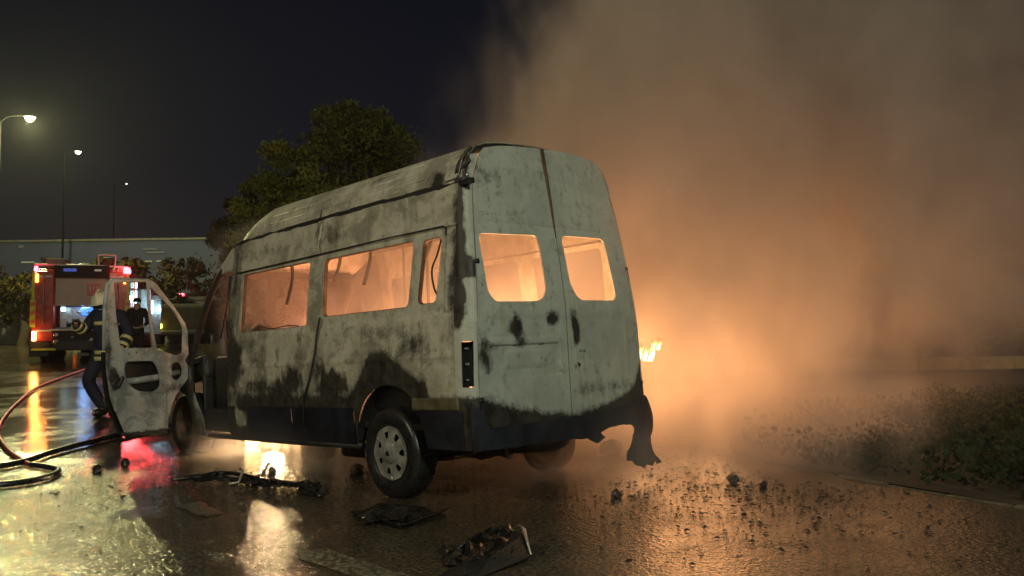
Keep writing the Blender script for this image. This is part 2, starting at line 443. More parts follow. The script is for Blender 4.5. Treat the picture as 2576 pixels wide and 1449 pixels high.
# inner window frames (the double skin seen through the openings)
def frame_strip(name, loop, sg, wd=.035, mat=None):
    bm = bmesh.new(); n = len(loop); outer = []; inner = []
    for (x, z) in loop:
        w = hw(z) - .012
        outer.append(bm.verts.new((x, sg * w, z))); inner.append(bm.verts.new((x, sg * (w - wd), z)))
    for i in range(n): bm.faces.new((outer[i], outer[(i + 1) % n], inner[(i + 1) % n], inner[i]))
    o = from_bm(name, bm, mat or M['rust'], van)
    m = o.modifiers.new('t', 'SOLIDIFY'); m.thickness = .01; m.offset = 0
    return o
for W in (W1, W2, W3): frame_strip('window_frame', W, 1)
# scorched cladding below the crease
def cladfn(x, z): return (x, hw(z) + .012 - .03 * max(0, (.52 - z) / .1) ** 2, z)
def soot_clad(x, z): return 1.3 - blob(x, z, 3.34, .62, .1, .08, 1.6) - blob(x, z, 3.42, .7, .06, .08, 1.0)
panel('lower_cladding', [(1.43, .45), (2.38, .45), (2.38, .745), (1.43, .745)], [], cladfn, M['clad'], van, .08)
panel('lower_cladding', [(2.388, .45), (3.20, .45), (3.20, .745), (2.388, .745)], [], cladfn, M['clad'], van, .08)
panel('lower_cladding', [(3.206, .44), (3.60, .44), (3.60, .745), (3.206, .745)], [], cladfn, M['side'], van, .05, soot=soot_clad)
tube('sill_rail', [(1.40, .94, .44), (2.5, .94, .43), (4.15, .92, .43)], .028, M['char'], van)
tube('sill_rail', [(1.40, -.94, .44), (4.15, -.92, .43)], .028, M['char'], van)
# quarter moulding behind the rear wheel
box('side_moulding', (.41, .985, .78), (.52, .03, .09), simple('scorched_moulding', (.10, .085, .05), .45, 0, .4, 9, .3), van, bev=.012)
panel('lower_cladding', [(.12, .46), (.52, .46), (.56, .6), (.60, .73), (.12, .73)], [], lambda x, z: (x, hw(z) + .008, z), M['bumper'], van, .1)
# wheel arch liner
bm = bmesh.new(); prev = None
for (x, z) in arch_pts(.965, .46, .48, .94, 16):
    a = bm.verts.new((x, .955, z)); b = bm.verts.new((x, .62, z))
    if prev: bm.faces.new((prev[0], a, b, prev[1]))
    prev = (a, b)
from_bm('wheel_arch', bm, M['dark'], van)
box('wheel_arch', (.965, .60, .70), (1.0, .03, .56), M['dark'], van)
box('wheel_arch', (.965, -.60, .70), (1.0, .03, .56), M['dark'], van)
box('seat_base', (3.92, .42, .88), (.62, .80, .72), M['char'], van, None, .04)
box('seat_base', (3.92, -.42, .84), (.62, .80, .62), M['char'], van, None, .04)
for yy in (.42, -.42):
    bm = bmesh.new(); bmesh.ops.create_icosphere(bm, subdivisions=3, radius=1)
    for v in bm.verts:
        k = 1 + .35 * noise.noise(v.co * 2.3 + Vector((yy, 3, 0))); v.co = Vector((v.co.x * .36 * k, v.co.y * .36 * k, v.co.z * .42 * k))
    o = from_bm('burnt_seat', bm, M['char'], van, True); o.location = (3.95, yy, 1.12)
box('step_well', (4.05, .84, .58), (.8, .16, .22), M['char'], van, None, .02)
box('footwell_wall', (4.45, 0, .85), (.05, 1.7, .8), M['char'], van, None, .02)
# door/body seam (a dark cable hangs along it)
tube('body_seam', [(x, hw(z) + .002, z) for x, z in ((1.985, 2.34), (1.98, 2.15), (1.955, 2.06))], .006, M['dark'], van, 6)
tube('door_pillar_ridge', [(2.02, hw(2.06), 2.06), (1.99, hw(2.2) + .004, 2.2), (1.97, hw(2.33), 2.33)], .012, M['side'], van, 6)
tube('hanging_cable', spline([(1.895, .975, 1.505), (1.93, .99, 1.36), (1.96, 1.0, 1.2), (2.03, 1.005, 1.02), (2.15, 1.0, .82), (2.17, .998, .72), (2.2, .99, .60)]), .008, M['dark'], van, 6)
tube('hanging_cable', spline([(.36, .89, 1.98), (.43, .885, 1.86), (.50, .88, 1.76), (.47, .89, 1.62), (.39, .90, 1.53)]), .0075, M['dark'], van, 6)
tube('hanging_cable', spline([(3.05, .94, 1.47), (2.98, .94, 1.49), (2.8, .93, 1.46), (2.5, .94, 1.47), (2.3, .94, 1.455)]), .006, M['dark'], van, 6)
# gutter, drip line
bm = bmesh.new()
L = [(.03, 2.352), (.4, 2.362), (1.2, 2.375), (2.2, 2.37), (3.0, 2.362), (3.45, 2.355), (3.62, 2.33)]
for a, b in zip(L, L[1:]):
    for k in range(6):
        t = (k + .5) / 6; x = a[0] + (b[0] - a[0]) * t; z = a[1] + (b[1] - a[1]) * t
        add_box(bm, (x, .857, z + random.uniform(-.003, .003)), ((b[0] - a[0]) / 6 + .004, .03, .030 + random.uniform(-.006, .010)))
from_bm('roof_gutter', bm, M['char'], van)
tube('drip_line_shadow', [(x, hw(z) + .004, z) for x, z in ((.28, 1.99), (.29, 2.05), (.32, 2.062), (1.0, 2.066), (1.95, 2.058), (3.45, 2.05))], .0075, M['char'], van, 6)  # dark strip standing in for the shadow gap along the drip line
tube('roof_gutter', [(x, -.86, 2.36) for x in (.35, 1.5, 3.5)], .010, M['char'], van, 6)

# high roof loft
TOPZ = [(.14, 2.752), (3.0, 2.755), (3.14, 2.745), (3.28, 2.71), (3.42, 2.645), (3.55, 2.55), (3.70, 2.42), (3.85, 2.29), (4.02, 2.15)]
GUT = [(.1, 2.36), (3.5, 2.36), (3.62, 2.33), (3.8, 2.22), (4.02, 2.10)]
RP = [(.845, 2.365), (.835, 2.40), (.81, 2.47), (.785, 2.54), (.75, 2.60), (.68, 2.665), (.56, 2.71), (.35, 2.74), (0, 2.752)]
RPR = [(.87, 2.365), (.865, 2.40), (.86, 2.47), (.85, 2.54), (.835, 2.60), (.80, 2.67), (.70, 2.73), (.42, 2.752), (0, 2.752)]
xsr = [.14, .20, .3, .45, .62, .65, .68, .9, 1.2, 1.5, 1.8, 2.1, 2.4, 2.7, 2.9, 3.0, 3.1, 3.2, 3.3, 3.4, 3.5, 3.6, 3.7, 3.8, 3.9, 4.02]
bm = bmesh.new(); rows = []; sv = []
for x in xsr:
    T = lerp_list(TOPZ, x); G = lerp_list(GUT, x); row = []
    prof = RP + [(-y, z) for y, z in RPR[-2::-1]]
    for y, z in prof:
        zz = G + (z - 2.365) * (T - G) / (2.752 - 2.365)
        yy = y * (1 - .05 * max(0, (x - 3.2) / .8) ** 2) * (1.0 if x < 3.5 else 1 - .10 * (x - 3.5))
        rib = .008 if any(abs(z - q) < .012 for q in (2.47, 2.54)) and .8 < x < 3.0 else 0
        xx = x + .06 * (1 if x < .2 else 0) * max(0, (z - 2.5) / .25)
        row.append(bm.verts.new((xx, yy + math.copysign(rib, yy), zz)))
        sv.append(max(blob(x, zz, .40, 2.42, .06, .09, 1.3) if y > 0 else 0, blob(x, zz, .17, 2.5, .05, .2, .75) if y > 0 else 0, .25 if x > 3.9 else -.1,
                      blob(x, zz, 1.7, 2.42, .05, .2, .3), blob(x, zz, 1.15, 2.6, .12, .1, .25), blob(x, zz, 2.3, 2.55, .3, .06, .22)))
    rows.append(row)
for i in range(len(rows) - 1):
    for k in range(len(rows[0]) - 1): bm.faces.new((rows[i][k], rows[i][k + 1], rows[i + 1][k + 1], rows[i + 1][k]))
bm.verts.index_update(); roof = from_bm('roof', bm, M['side'], van, True)
a = roof.data.attributes.new('soot', 'FLOAT', 'POINT')
for i, q in enumerate(sv): a.data[i].value = q
m = roof.modifiers.new('t', 'SOLIDIFY'); m.thickness = .01; m.offset = -1
e = roof.modifiers.new('e', 'EDGE_SPLIT'); e.split_angle = math.radians(50)
def roofy(z): return lerp_list([(zz, y) for y, zz in RP], z)
for z, x0, x1 in ((2.475, .62, 3.0), (2.55, .75, 2.95), (2.615, .7, 1.5)):
    tube('roof_rib', [(x0, roofy(z) + .004, z), ((x0 + x1) / 2, roofy(z) + .005, z), (x1, roofy(z) + .003, z)], .007, M['side'], roof, 6)
tube('roof_rib', [(3.08, roofy(z) + .004, z - .002) for z in (2.38, 2.45, 2.52, 2.58)], .006, M['side'], roof, 6)
# rear side marker on the roof corner
pl = panel('marker_panel', rounded([(.20, 2.41), (.36, 2.40), (.33, 2.58), (.20, 2.62)], .05), [], lambda x, z: (x, roofy(z) + .012, z), M['side'], roof, .04, soot=lambda x, z: -.2)
tube('marker_lamp', [(.155, .80, 2.42), (.145, .82, 2.425)], .022, M['steel'], roof, 10)
tube('burnt_wiring', spline([(.13, .76, 2.63), (.16, .80, 2.58), (.12, .80, 2.52), (.17, .815, 2.48)]), .014, M['char'], roof, 6)
# cab side panel above the front door
panel('cab_panel', [(3.578, 2.09), (3.86, 2.085), (4.03, 2.10), (3.80, 2.235), (3.62, 2.335), (3.578, 2.34)], [], lambda x, z: (x, hw(z) - .08 * max(0, x - 3.6), z), M['side'], van, .05, soot=lambda x, z: .3 if z < 2.12 else -.1)
panel('cab_panel', [(3.578, .5), (3.61, .5), (3.61, 2.09), (3.578, 2.09)], [], lambda x, z: (x, hw(z) - .01, z), M['side'], van, .1, soot=lambda x, z: .9 if z < 1.45 else .35)
panel('cab_panel', [(3.578, .5), (4.4, .5), (4.45, 1.4), (4.03, 2.10), (3.80, 2.235), (3.62, 2.335), (3.578, 2.34)], [rounded([(3.7, 1.4), (4.35, 1.4), (3.95, 2.0), (3.7, 2.0)], .05)], lambda x, z: (x, -hw(z) + .08 * max(0, x - 3.6), z), M['char'], van, .1)
# windscreen pillars and header, cowl, dashboard
for sg in (1, -1):
    tube('windscreen_pillar', spline([(3.88, sg * .86, 2.13), (4.10, sg * .87, 1.95), (4.32, sg * .885, 1.67), (4.48, sg * .90, 1.40), (4.57, sg * .915, 1.22), (4.56, sg * .92, .9), (4.50, sg * .91, .6)]), .034, M['char'], van, 8)
tube('door_pillar', [(3.60, .86, 2.09), (3.615, .905, 1.7), (3.63, .93, 1.35), (3.63, .92, .6)], .035, M['char'], van, 8)
box('windscreen_header', (4.0, 0, 2.10), (.08, 1.64, .07), M['char'], van)
box('dashboard', (4.62, 0, 1.12), (.42, 1.7, .26), M['char'], van, Euler((0, .15, 0)), .05)
tube('steering_wheel', [(4.28 + .12 * math.cos(t), .42 + .2 * math.sin(t), 1.22 + .15 * math.cos(t)) for t in [i * PI / 10 for i in range(21)]], .012, M['char'], van, 6)
tube('hanging_belt', [(3.72, .87, 2.05), (3.74, .9, 1.75), (3.9, .9, 1.42)], .009, M['dark'], van, 6)
tube('hanging_belt', [(3.68, .87, 2.05), (3.76, .9, 1.7), (3.70, .92, 1.44)], .009, M['dark'], van, 6)
# bonnet, nose and wings
bm = bmesh.new(); rows = []
for x, z, w in ((4.58, 1.25, .90), (4.8, 1.21, .90), (5.1, 1.12, .86), (5.35, 1.0, .78), (5.5, .85, .72), (5.56, .62, .70), (5.56, .42, .70)):
    rows.append([bm.verts.new((x - .06 * abs(t) ** 3, w * t, z - .05 * abs(t) ** 4)) for t in (-1, -.7, -.35, 0, .35, .7, 1)])
for i in range(6):
    for k in range(6): bm.faces.new((rows[i][k], rows[i][k + 1], rows[i + 1][k + 1], rows[i + 1][k]))
bn = from_bm('bonnet', bm, M['char'], van, True); bn.modifiers.new('t', 'SOLIDIFY').thickness = .012
FA = arch_pts(4.76, .44, .45, .90)
for sg in (1, -1):
    panel('front_wing', [(4.14, .44)] + [(4.32, .44)] + FA[::-1] + [(5.2, .44), (5.5, .5), (5.5, .86), (5.3, 1.02), (5.0, 1.14), (4.62, 1.21), (4.45, 1.15), (4.40, .95), (4.30, .80), (4.16, .62)], [],
          lambda x, z, sg=sg: (x, sg * (hw(z) + .01 - .10 * max(0, (x - 4.7) / .8) ** 2), z), M['doorp'], van, .06, thick=.01, soot=lambda x, z: .55 - blob(x, z, 4.25, .9, .08, .2, .5))
# floor, chassis and axles
box('cabin_floor', (2.4, 0, .60), (4.4, 1.84, .05), M['char'], van)
for sg in (1, -1): box('chassis_rail', (2.6, sg * .42, .48), (4.9, .09, .14), M['rust'], van)
tube('rear_axle', [(1.03, .8, .37), (1.03, .15, .37), (1.03, -.15, .37), (1.03, -.8, .37)], [.05, .06, .06, .05], M['char'], van, 10)
tube('front_axle', [(4.76, .8, .37), (4.76, -.8, .37)], .05, M['char'], van, 10)
lathe('differential', [(0, -.16), (.1, -.13), (.16, 0), (.1, .13), (0, .16)], M['char'], van, 16, loc=(1.03, 0, .38))
tube('exhaust_pipe', spline([(2.6, .1, .40), (1.6, .2, .38), (1.25, .25, .33), (.8, .2, .30), (.45, .35, .36), (.12, .55, .38)]), .03, M['rust'], van, 8)
for sg in (1, -1): tube('leaf_spring', spline([(.35, sg * .55, .42), (.7, sg * .55, .34), (1.03, sg * .55, .31), (1.4, sg * .55, .34), (1.7, sg * .55, .42)]), .022, M['rust'], van, 6)
box('fuel_tank', (2.05, .35, .36), (.5, .45, .2), M['char'], van, None, .04)
tube('spare_wheel', [(.55 + .27 * math.cos(t), -.1 + .27 * math.sin(t), .40) for t in [i * PI / 12 for i in range(25)]], .075, M['char'], van, 8)
# interior leftovers: rails, wires and seat frames
for x in (3.3, 2.55):
    for y in (.45, -.15, -.6):
        tube('seat_frame', [(x, y - .2, .63), (x, y - .2, 1.0), (x - .12, y - .2, 1.33), (x - .12, y + .2, 1.33), (x, y + .2, 1.0), (x, y + .2, .63)], .022, M['char'], van, 6)
for k, (x, y, dz) in enumerate(((2.95, .62, .5), (2.6, .3, .3), (1.75, .55, .42), (1.2, .3, .25), (.95, .6, .35))):
    tube('hanging_lining', spline([(x, y, 2.45), (x + .04, y + .02, 2.3), (x - .03, y, 2.3 - dz * .6), (x + .05, y + .03, 2.2 - dz)]), .016, M['char'], van, 6)
tube('grab_rail', [(1.5, .1, .65), (1.5, .1, 2.6)], .014, M['char'], van, 6)
tube('grab_rail', [(2.3, -.25, .65), (2.28, -.25, 2.6)], .012, M['char'], van, 6)
tube('roof_bow', spline([(2.05, .84, 2.3), (2.05, .7, 2.58), (2.05, 0, 2.72), (2.05, -.7, 2.58), (2.05, -.84, 2.3)]), .02, M['char'], van, 6)

# rear corner pillars, doors
def rearx(y, z): return .03 + (.15 * ((z - 1.4) / 1.3) ** 1.3 if z > 1.4 else 0)
def cornerfn(sg):
    def fn(s, z):
        t = max(0, min(1, s / .17)) * PI / 2; w = hw(z) if sg > 0 else hwR(z)
        x0 = rearx(0, z); dx = .175 - x0 if z < 2.36 else .20 - x0 + .03
        return (x0 + max(.02, dx) * (1 - math.sin(t)), sg * (w - (.085 if sg > 0 else .04) * (1 - math.cos(t))), z)
    return fn
def soot_corner(s, z):
    v = -.2
    for b in ((.035, 1.95, .035, .45, 1.5), (.03, 1.6, .045, .22, 1.5), (.08, 1.745, .10, .06, 1.5), (.02, 1.40, .04, .1, 1.0), (.04, 2.36, .12, .035, 1.5), (.1, 2.5, .04, .05, .5), (.03, 2.55, .05, .15, .6)): v = max(v, blob(s, z, *b))
    if z < .84: v = max(v, .35 + (.84 - z) * 7)
    return v
lampc = [(.045, .895), (.125, .895), (.13, 1.215), (.045, 1.217)]
cout = [(0, .46), (.165, .46), (.165, 2.60), (0, 2.58)]
for sg in (1, -1):
    panel('rear_corner_pillar', cout, [rounded(lampc, .01)], cornerfn(sg), M['rear'], van, .035, thick=.01, soot=soot_corner)
    fn = cornerfn(sg); q = [Vector(fn(s, z)) for s, z in ((.045, .9), (.125, .9), (.13, 1.21), (.045, 1.21))]
    bm = bmesh.new(); inn = Vector((.06, -sg * .04, 0)); o1 = [bm.verts.new(p) for p in q]; o2 = [bm.verts.new(p + inn) for p in q]
    for i in range(4): bm.faces.new((o1[i], o1[(i + 1) % 4], o2[(i + 1) % 4], o2[i]))
    bm.faces.new(o2); tl = from_bm('tail_lamp', bm, M['dark'], van)
    c = sum(q, Vector()) / 4 + inn * .8
    for k, dz in enumerate((.11, .0, -.11)): lathe('bulb_holder', [(0, .014), (.007, .010), (.010, -.01), (.011, -.02)], M['steel'] if k != 1 else M['hub'], tl, 10, loc=c + Vector((0, 0, dz)))
PFR = [(.45, .88), (.62, .893), (.76, .898), (1.25, .888), (1.55, .868), (2.04, .818), (2.36, .778), (2.50, .715), (2.58, .68), (2.63, .62)]
def edge_y(z): return lerp_list(PFR, z)
def edge_r(z): return hwR(z) - .04
CY = -.055
RB = [(-1.0, 1.02), (-.95, .88), (-.90, .79), (-.75, .70), (-.57, .665), (-.3, .63), (-.07, .61), (.33, .668), (.62, .725), (.774, .77), (.86, .80)]
def soot_rear(y, z):
    v = -.30
    zl = lerp_list(RB, y); v = max(v, .50 + (zl - z) * 9)
    for b in ((.494, 1.30, .055, .10, .95), (.45, 1.19, .06, .05, .55), (.097, 1.365, .07, .045, .9), (-.165, 1.27, .04, .12, .85), (.825, 1.10, .05, .12, .7), (.75, 1.17, .10, .03, .5),
              (.55, 2.45, .10, .06, .32), (.3, 2.4, .05, .04, .3), (.7, 2.5, .04, .05, .3), (.42, 2.12, .03, .02, .4), (.18, 2.11, .05, .02, .35), (-.13, .98, .02, .02, .6), (.5, 1.08, .02, .02, .5), (.15, 1.07, .02, .02, .5),
              (-.5, .80, .35, .05, .35), (.1, 2.5, .3, .12, .14)): v = max(v, blob(y, z, *b))
    return v
def press(y, z):
    "pressed recesses of the doors"
    d = 0
    def rec(y0, y1, z0, z1, dp, f=.014):
        return dp * max(0, min(1, (y - y0) / f)) * max(0, min(1, (y1 - y) / f)) * max(0, min(1, (z - z0) / f)) * max(0, min(1, (z1 - z) / f))
    d += rec(.03, .76, .925, 1.185, .016) + rec(.13, .62, 1.0, 1.14, -.010)
    d += rec(.02, .82, 1.22, 1.39, .008) + rec(-.80, -.16, .80, 1.39, .007)
    d += rec(-.70, .75, 2.07, 2.075 + .02, .006)
    return d
def rearfn(y, z): return (rearx(y, z) + press(y, z) + .10 * max(0, abs(y) - (.72 if y > 0 else .85)) ** 2 * 4 + .003 * noise.noise((y * 4, z * 4, 3)), y, z)
zz = [.60, .8, 1.0, 1.25, 1.5, 1.8, 2.04, 2.2, 2.36, 2.43, 2.50, 2.56, 2.60]
topL = [(.60, 2.655), (.45, 2.69), (.25, 2.715), (.05, 2.73), (CY + .006, 2.735)]
outL = [(CY + .006, .59)] + [(edge_y(z) - .006, z) for z in zz] + topL
outR = [(CY - .006, .59)] + [(-(edge_r(z) - .006), z) for z in zz] + [(-.76, 2.66), (-.71, 2.70), (-.60, 2.73), (-.4, 2.745), (-.2, 2.745), (CY - .006, 2.735)]
WRL = rounded([(.128, 1.497, .16), (.70, 1.49, .20), (.762, 1.56, .1), (.790, 1.985, .05), (.155, 2.008, .07)], .06)
WRR = rounded([(-.23, 1.505, .16), (-.72, 1.503, .07), (-.655, 2.03, .06), (-.115, 2.022, .06), (-.148, 1.62, .12)], .06)
cy_ = [k * .014 for k in ()]
cuv = (.03, .044, .746, .76, .13, .144, .606, .62, .02, .034, .806, .82, -.8, -.786, -.174, -.16)
cvv = (.925, .939, 1.171, 1.185, 1.0, 1.014, 1.126, 1.14, 1.22, 1.234, 1.376, 1.39, .8, .814, 2.07, 2.084, 2.095)
dl = panel('rear_door', outL, [WRL], rearfn, M['rear'], van, .05, cuv, cvv, .014, soot_rear)
dr = panel('rear_door', outR, [WRR], rearfn, M['rear'], van, .05, cuv, cvv, .014, soot_rear)
tube('door_seal', [(rearx(0, z) - .006, CY + .004, z) for z in (2.73, 2.5, 2.3, 2.1, 2.0)], [.020, .018, .015, .010, .005], M['rust'], dl, 8)
tube('door_seam_light_block', [(rearx(0, z) + .04, CY, z) for z in (.62, 1.0, 1.4, 1.7, 2.0, 2.3, 2.6)], .034, M['dark'], van, 6)  # unseen dark strip, added to stop interior glow leaking through the door seam
box('door_seam_light_block', (.080, CY, 1.22), (.02, .06, 1.2), M['dark'], van)  # second unseen strip blocking glow at the centre seam
tube('roof_edge_light_block', [(.225, y, z - .035) for y, z in [(-y, z) for y, z in RPR[2:-1]] + RP[:1:-1]], .035, M['char'], van, 8)  # unseen ring, added to stop glow leaking between doors and roof
for sg in (1, -1): tube('gutter_light_block', [(x, sg * .815, 2.36) for x in (.30, 1.5, 3.55)], .03, M['char'], van, 6)  # unseen strips, added to stop glow leaking out at the gutter
for sg in (1, -1):
    tube('door_seam_light_block', [(rearx(0, z) + .035, sg * (edge_y(z) if sg > 0 else edge_r(z)), z) for z in (.6, 1.2, 1.8, 2.1, 2.36, 2.5)], .022, M['dark'], van, 6)  # added behind the outer door seams to keep the glow in
    for z in (1.78, .80): tube('hinge', [(rearx(0, z) - .002, sg * ((edge_y if sg > 0 else edge_r)(z) - .03), z), (rearx(0, z) + .014, sg * ((edge_y if sg > 0 else edge_r)(z) + .012), z)], .020, M['char'], dl if sg > 0 else dr, 8)
box('number_plate_lamp', (.035, .52, 1.175), (.02, .05, .012), M['steel'], dl, bev=.003)
box('number_plate_lamp', (.035, .24, 1.175), (.02, .05, .012), M['steel'], dl, bev=.003)
for y, z in ((.25, 1.07), (.2, 1.05)): lathe('bolt', [(0, -.006), (.010, -.005), (.012, .004)], M['char'], dl, 10, loc=(.035, y, z))
bm = bmesh.new()
for dy in (-.024, .024): add_box(bm, (.022, -.23 + dy, 1.105), (.008, .026, .022), None, .004)
from_bm('latch_plate', bm, M['hub'], dr)
tube('handle_mount', [(.035, -.16, 1.01), (.01, -.17, 1.0), (.03, -.19, .985)], .008, M['char'], dr, 6)
# rear valance / melted bumper
def bumpfn(y, z):
    return (-.03 + .05 * (abs(y) / 1.0) ** 6 * (1 if y > 0 else 0) + .012 * noise.noise((y * 5, z * 5, 5)), y, z)
bout = [(1.0, .80), (.93, .74), (.86, .60), (.5, .605), (CY, .61), (-.5, .625), (-.80, .645), (-.92, .66), (-.955, .70), (-.985, .66), (-1.01, .58), (-1.02, .52), (-1.017, .42), (-.985, .306), (-1.01, .21), (-1.10, .147), (-1.12, .118), (-1.07, .105), (-1.03, .125), (-.983, .105), (-.90, .125), (-.86, .105), (-.77, .14), (-.66, .192), (-.64, .258), (-.70, .304), (-.74, .378), (-.79, .44),
        (-.741, .471), (-.581, .484), (-.45, .482), (-.31, .453), (-.376, .408), (-.262, .374), (-.169, .422), (.018, .435), (.199, .448), (.499, .452), (.78, .456), (1.0, .465)]
def jag(P, amp=.010, st=.03):
    out = []
    for i, (a, b) in enumerate(P):
        c, d = P[(i + 1) % len(P)]; n = max(1, int(math.hypot(c - a, d - b) / st))
        for k in range(n):
            t = k / n; x, z = a + (c - a) * t, b + (d - b) * t; q = amp * 2.6 if x < -.6 and z < .5 else amp if x < .3 else amp * .3
            out.append((x + q * noise.noise((x * 19, z * 19, 2)), z + q * noise.noise((x * 19, z * 19, 7))))
    return out
bout = jag(bout)
panel('bumper', bout, [], bumpfn, M['bumper'], van, .06, thick=.012)
tube('bumper_beam', [(.08, .8, .50), (.06, 0, .50), (.08, -.8, .50)], .035, M['char'], van, 8)

# wheels
def make_wheel(x, y, sg, r=.345, flat=False, cap=True, mat=None, name='wheel'):
    zc = (r + .0353 * x + .0212 * y)
    w = empty(name, (x, y, zc)); w.parent = van; w.rotation_euler = (0, .5, 0 if sg > 0 else PI)
    tp = [(.215, .085), (.235, .10), (.27, .112), (.31, .108), (.333, .095), (.345, .065), (.345, -.065), (.333, -.095), (.31, -.108), (.235, -.10), (.215, -.085)]
    k = r / .345
    t = lathe('tyre', [(a * (k if a > .24 else 1), b) for a, b in tp], mat or M['rubber'], w, 56)
    bm = bmesh.new(); n = 60
    for i in range(n):
        a = 2 * PI * i / n
        for h in (-.055, 0, .055): add_box(bm, (.346 * k * math.cos(a + h), h, .346 * k * math.sin(a + h)), (.007, .045, .022), Euler((0, -a - h, 0)))
    if not flat: from_bm('tread', bm, mat or M['rubber'], t)
    else: bm.free()
    lathe('rim', [(.222, .095), (.212, .098), (.205, .085), (.198, .02), (.19, -.05), (.06, -.05), (.0, -.05)], M['dark'] if cap else M['rust'], w, 40)
    if cap:
        holes = []
        for i in range(7):
            a = 2 * PI * i / 7
            hp = [(rr * math.cos(a + da), rr * math.sin(a + da)) for rr, da in ((.115, -.13), (.168, -.17), (.168, .17), (.115, .13))]
            holes.append(rounded(hp, .012, 3))
        out = [(.207 * math.cos(t), .207 * math.sin(t)) for t in [i * 2 * PI / 56 for i in range(56)]]
        def capfn(u, v):
            q = math.hypot(u, v); h = .085 + .022 * max(0, 1 - q / .2) ** .6
            if q < .075: h += .012
            if q > .192: h += .008
            if 7 * q > .7: h -= .006 * math.cos(7 * math.atan2(v, u)) * (q - .1) * 10
            return (u, h, v)
        panel('hubcap', out, holes, capfn, M['hub'], w, .018, thick=.004)
        lathe('hub_centre', [(0, .124), (.012, .124), (.018, .120), (.034, .118), (.036, .105)], M['hub'], w, 20)
        lathe('hub_badge', [(0, .1265), (.020, .1262), (.021, .122)], M['clad'], w, 20)
    else:
        lathe('hub_centre', [(0, .03), (.04, .03), (.06, 0), (.07, -.04)], M['rust'], w, 20)
        for i in range(5):
            a = 2 * PI * i / 5; lathe('wheel_nut', [(0, .012), (.01, .01), (.012, -.01)], M['rust'], w, 8, loc=(.085 * math.cos(a), -.035, .085 * math.sin(a)))
    return w
make_wheel(1.03, .845, 1)
make_wheel(4.76, .83, 1, .335, False, False, M['char'])
make_wheel(1.03, -.845, -1, .27, True, False, M['char'])
make_wheel(4.76, -.83, -1, .27, True, False, M['char'])

# open front door (hinged at the windscreen pillar)
dang = math.radians(78); DD = Vector((-math.cos(dang), math.sin(dang), 0)); DN = Vector((math.sin(dang), math.cos(dang), 0)); DH = Vector((4.5, .97, 0))
def doorfn(off, curve=.06):
    def fn(s, z):
        p = DH + DD * s + Vector((0, 0, z)); b = off + curve * (max(0, z - 1.3) ** 2) * .6 - (.03 * max(0, (.75 - z)) if z < .75 else 0)
        p -= DN * b; return tuple(p)
    return fn
dout = [(.899, 2.004), (.853, 2.05), (.462, 2.066), (.40, 2.04), (.18, 1.794), (.05, 1.622), (.018, 1.528), (.012, 1.288), (.055, 1.224), (.02, 1.142), (.02, 1.036), (.098, .948), (.174, .862), (.229, .75), (.268, .625), (.272, .50), (.30, .484), (.70, .502), (.765, .528), (.852, .731), (.90, .88), (.94, 1.149), (.94, 1.489), (.922, 1.794)]
dwin = rounded([(.86, 2.024), (.497, 2.046), (.481, 1.827), (.428, 1.366), (.788, 1.369), (.834, 1.697)], .03)
dq = rounded([(.466, 2.0), (.166, 1.734), (.075, 1.569), (.088, 1.29), (.164, 1.273), (.385, 1.351), (.443, 1.648)], .04)
dbig = rounded([(.731, 1.237), (.432, 1.231), (.385, 1.16), (.355, 1.043), (.36, .953), (.432, .913), (.611, .932), (.709, 1.013), (.75, 1.139)], .05)
dsm = rounded([(.217, 1.197), (.135, 1.213), (.092, 1.145), (.094, 1.066), (.156, 1.004), (.224, 1.047)], .04)
def soot_door(s, z):
    v = -.10
    for b in ((.85, 1.05, .05, .09, 1.2), (.2, .95, .12, .05, .45), (.45, .9, .25, .035, .35), (.6, .75, .1, .1, .15), (.92, 1.3, .03, .3, .45), (.1, 1.25, .05, .05, .5)): v = max(v, blob(s, z, *b))
    if z < .53: v = max(v, .8)
    return v
def doorin(s, z):
    x, y, z2 = doorfn(0)(s, z); d = .018 if (z < .88 and .30 < s < .86) else 0
    d += .012 if .76 < s else 0
    return tuple(Vector((x, y, z2)) - DN * d)
dlin = [c for c in (.76, .775, .30, .315, .86)]
fd = panel('front_door', dout, [dwin, dq, dbig, dsm], doorin, M['doorp'], van, .03, dlin, (.88, .895), .012, soot_door)
# outer skin of the door, seen through the holes
dskin = [(.93, 1.34), (.02, 1.27), (.02, 1.036), (.098, .948), (.229, .75), (.272, .50), (.70, .502), (.765, .528), (.852, .731), (.90, .88), (.93, 1.149)]
panel('outer_skin', dskin, [], doorfn(-.085, 0), M['char'], fd, .08)
tube('window_rim', [doorfn(-.03)(s, z) for s, z in ((.93, 1.35), (.92, 1.79), (.895, 2.0), (.85, 2.045), (.462, 2.06), (.40, 2.03), (.18, 1.79), (.04, 1.60), (.02, 1.3))], .022, M['doorp'], fd, 8)
tube('window_channel', [doorfn(-.02)(s, z) for s, z in ((.47, 2.03), (.455, 1.80), (.41, 1.36))], .016, M['doorp'], fd, 8)
tube('impact_bar', [doorfn(-.05)(s, z) for s, z in ((.76, 1.03), (.4, 1.05), (.1, 1.10))], .035, M['doorp'], fd, 8)
tube('lock_remains', spline([doorfn(.01)(s, z) for s, z in ((.86, 1.12), (.83, 1.06), (.87, 1.02), (.82, .99), (.77, 1.09))]), .022, M['char'], fd, 6)
tube('bottom_trim', [doorfn(-.01)(s, z) for s, z in ((.26, .485), (.5, .488), (.70, .492), (.775, .525))], .018, M['char'], fd, 6)
for s, z in ((.86, 1.33), (.70, 1.31), (.62, 1.32), (.58, .87), (.33, .98), (.25, .93)): lathe('rivet_hole', [(0, -.002), (.011, -.002), (.012, .002)], M['dark'], fd, 8, loc=Vector(doorfn(.012)(s, z)))
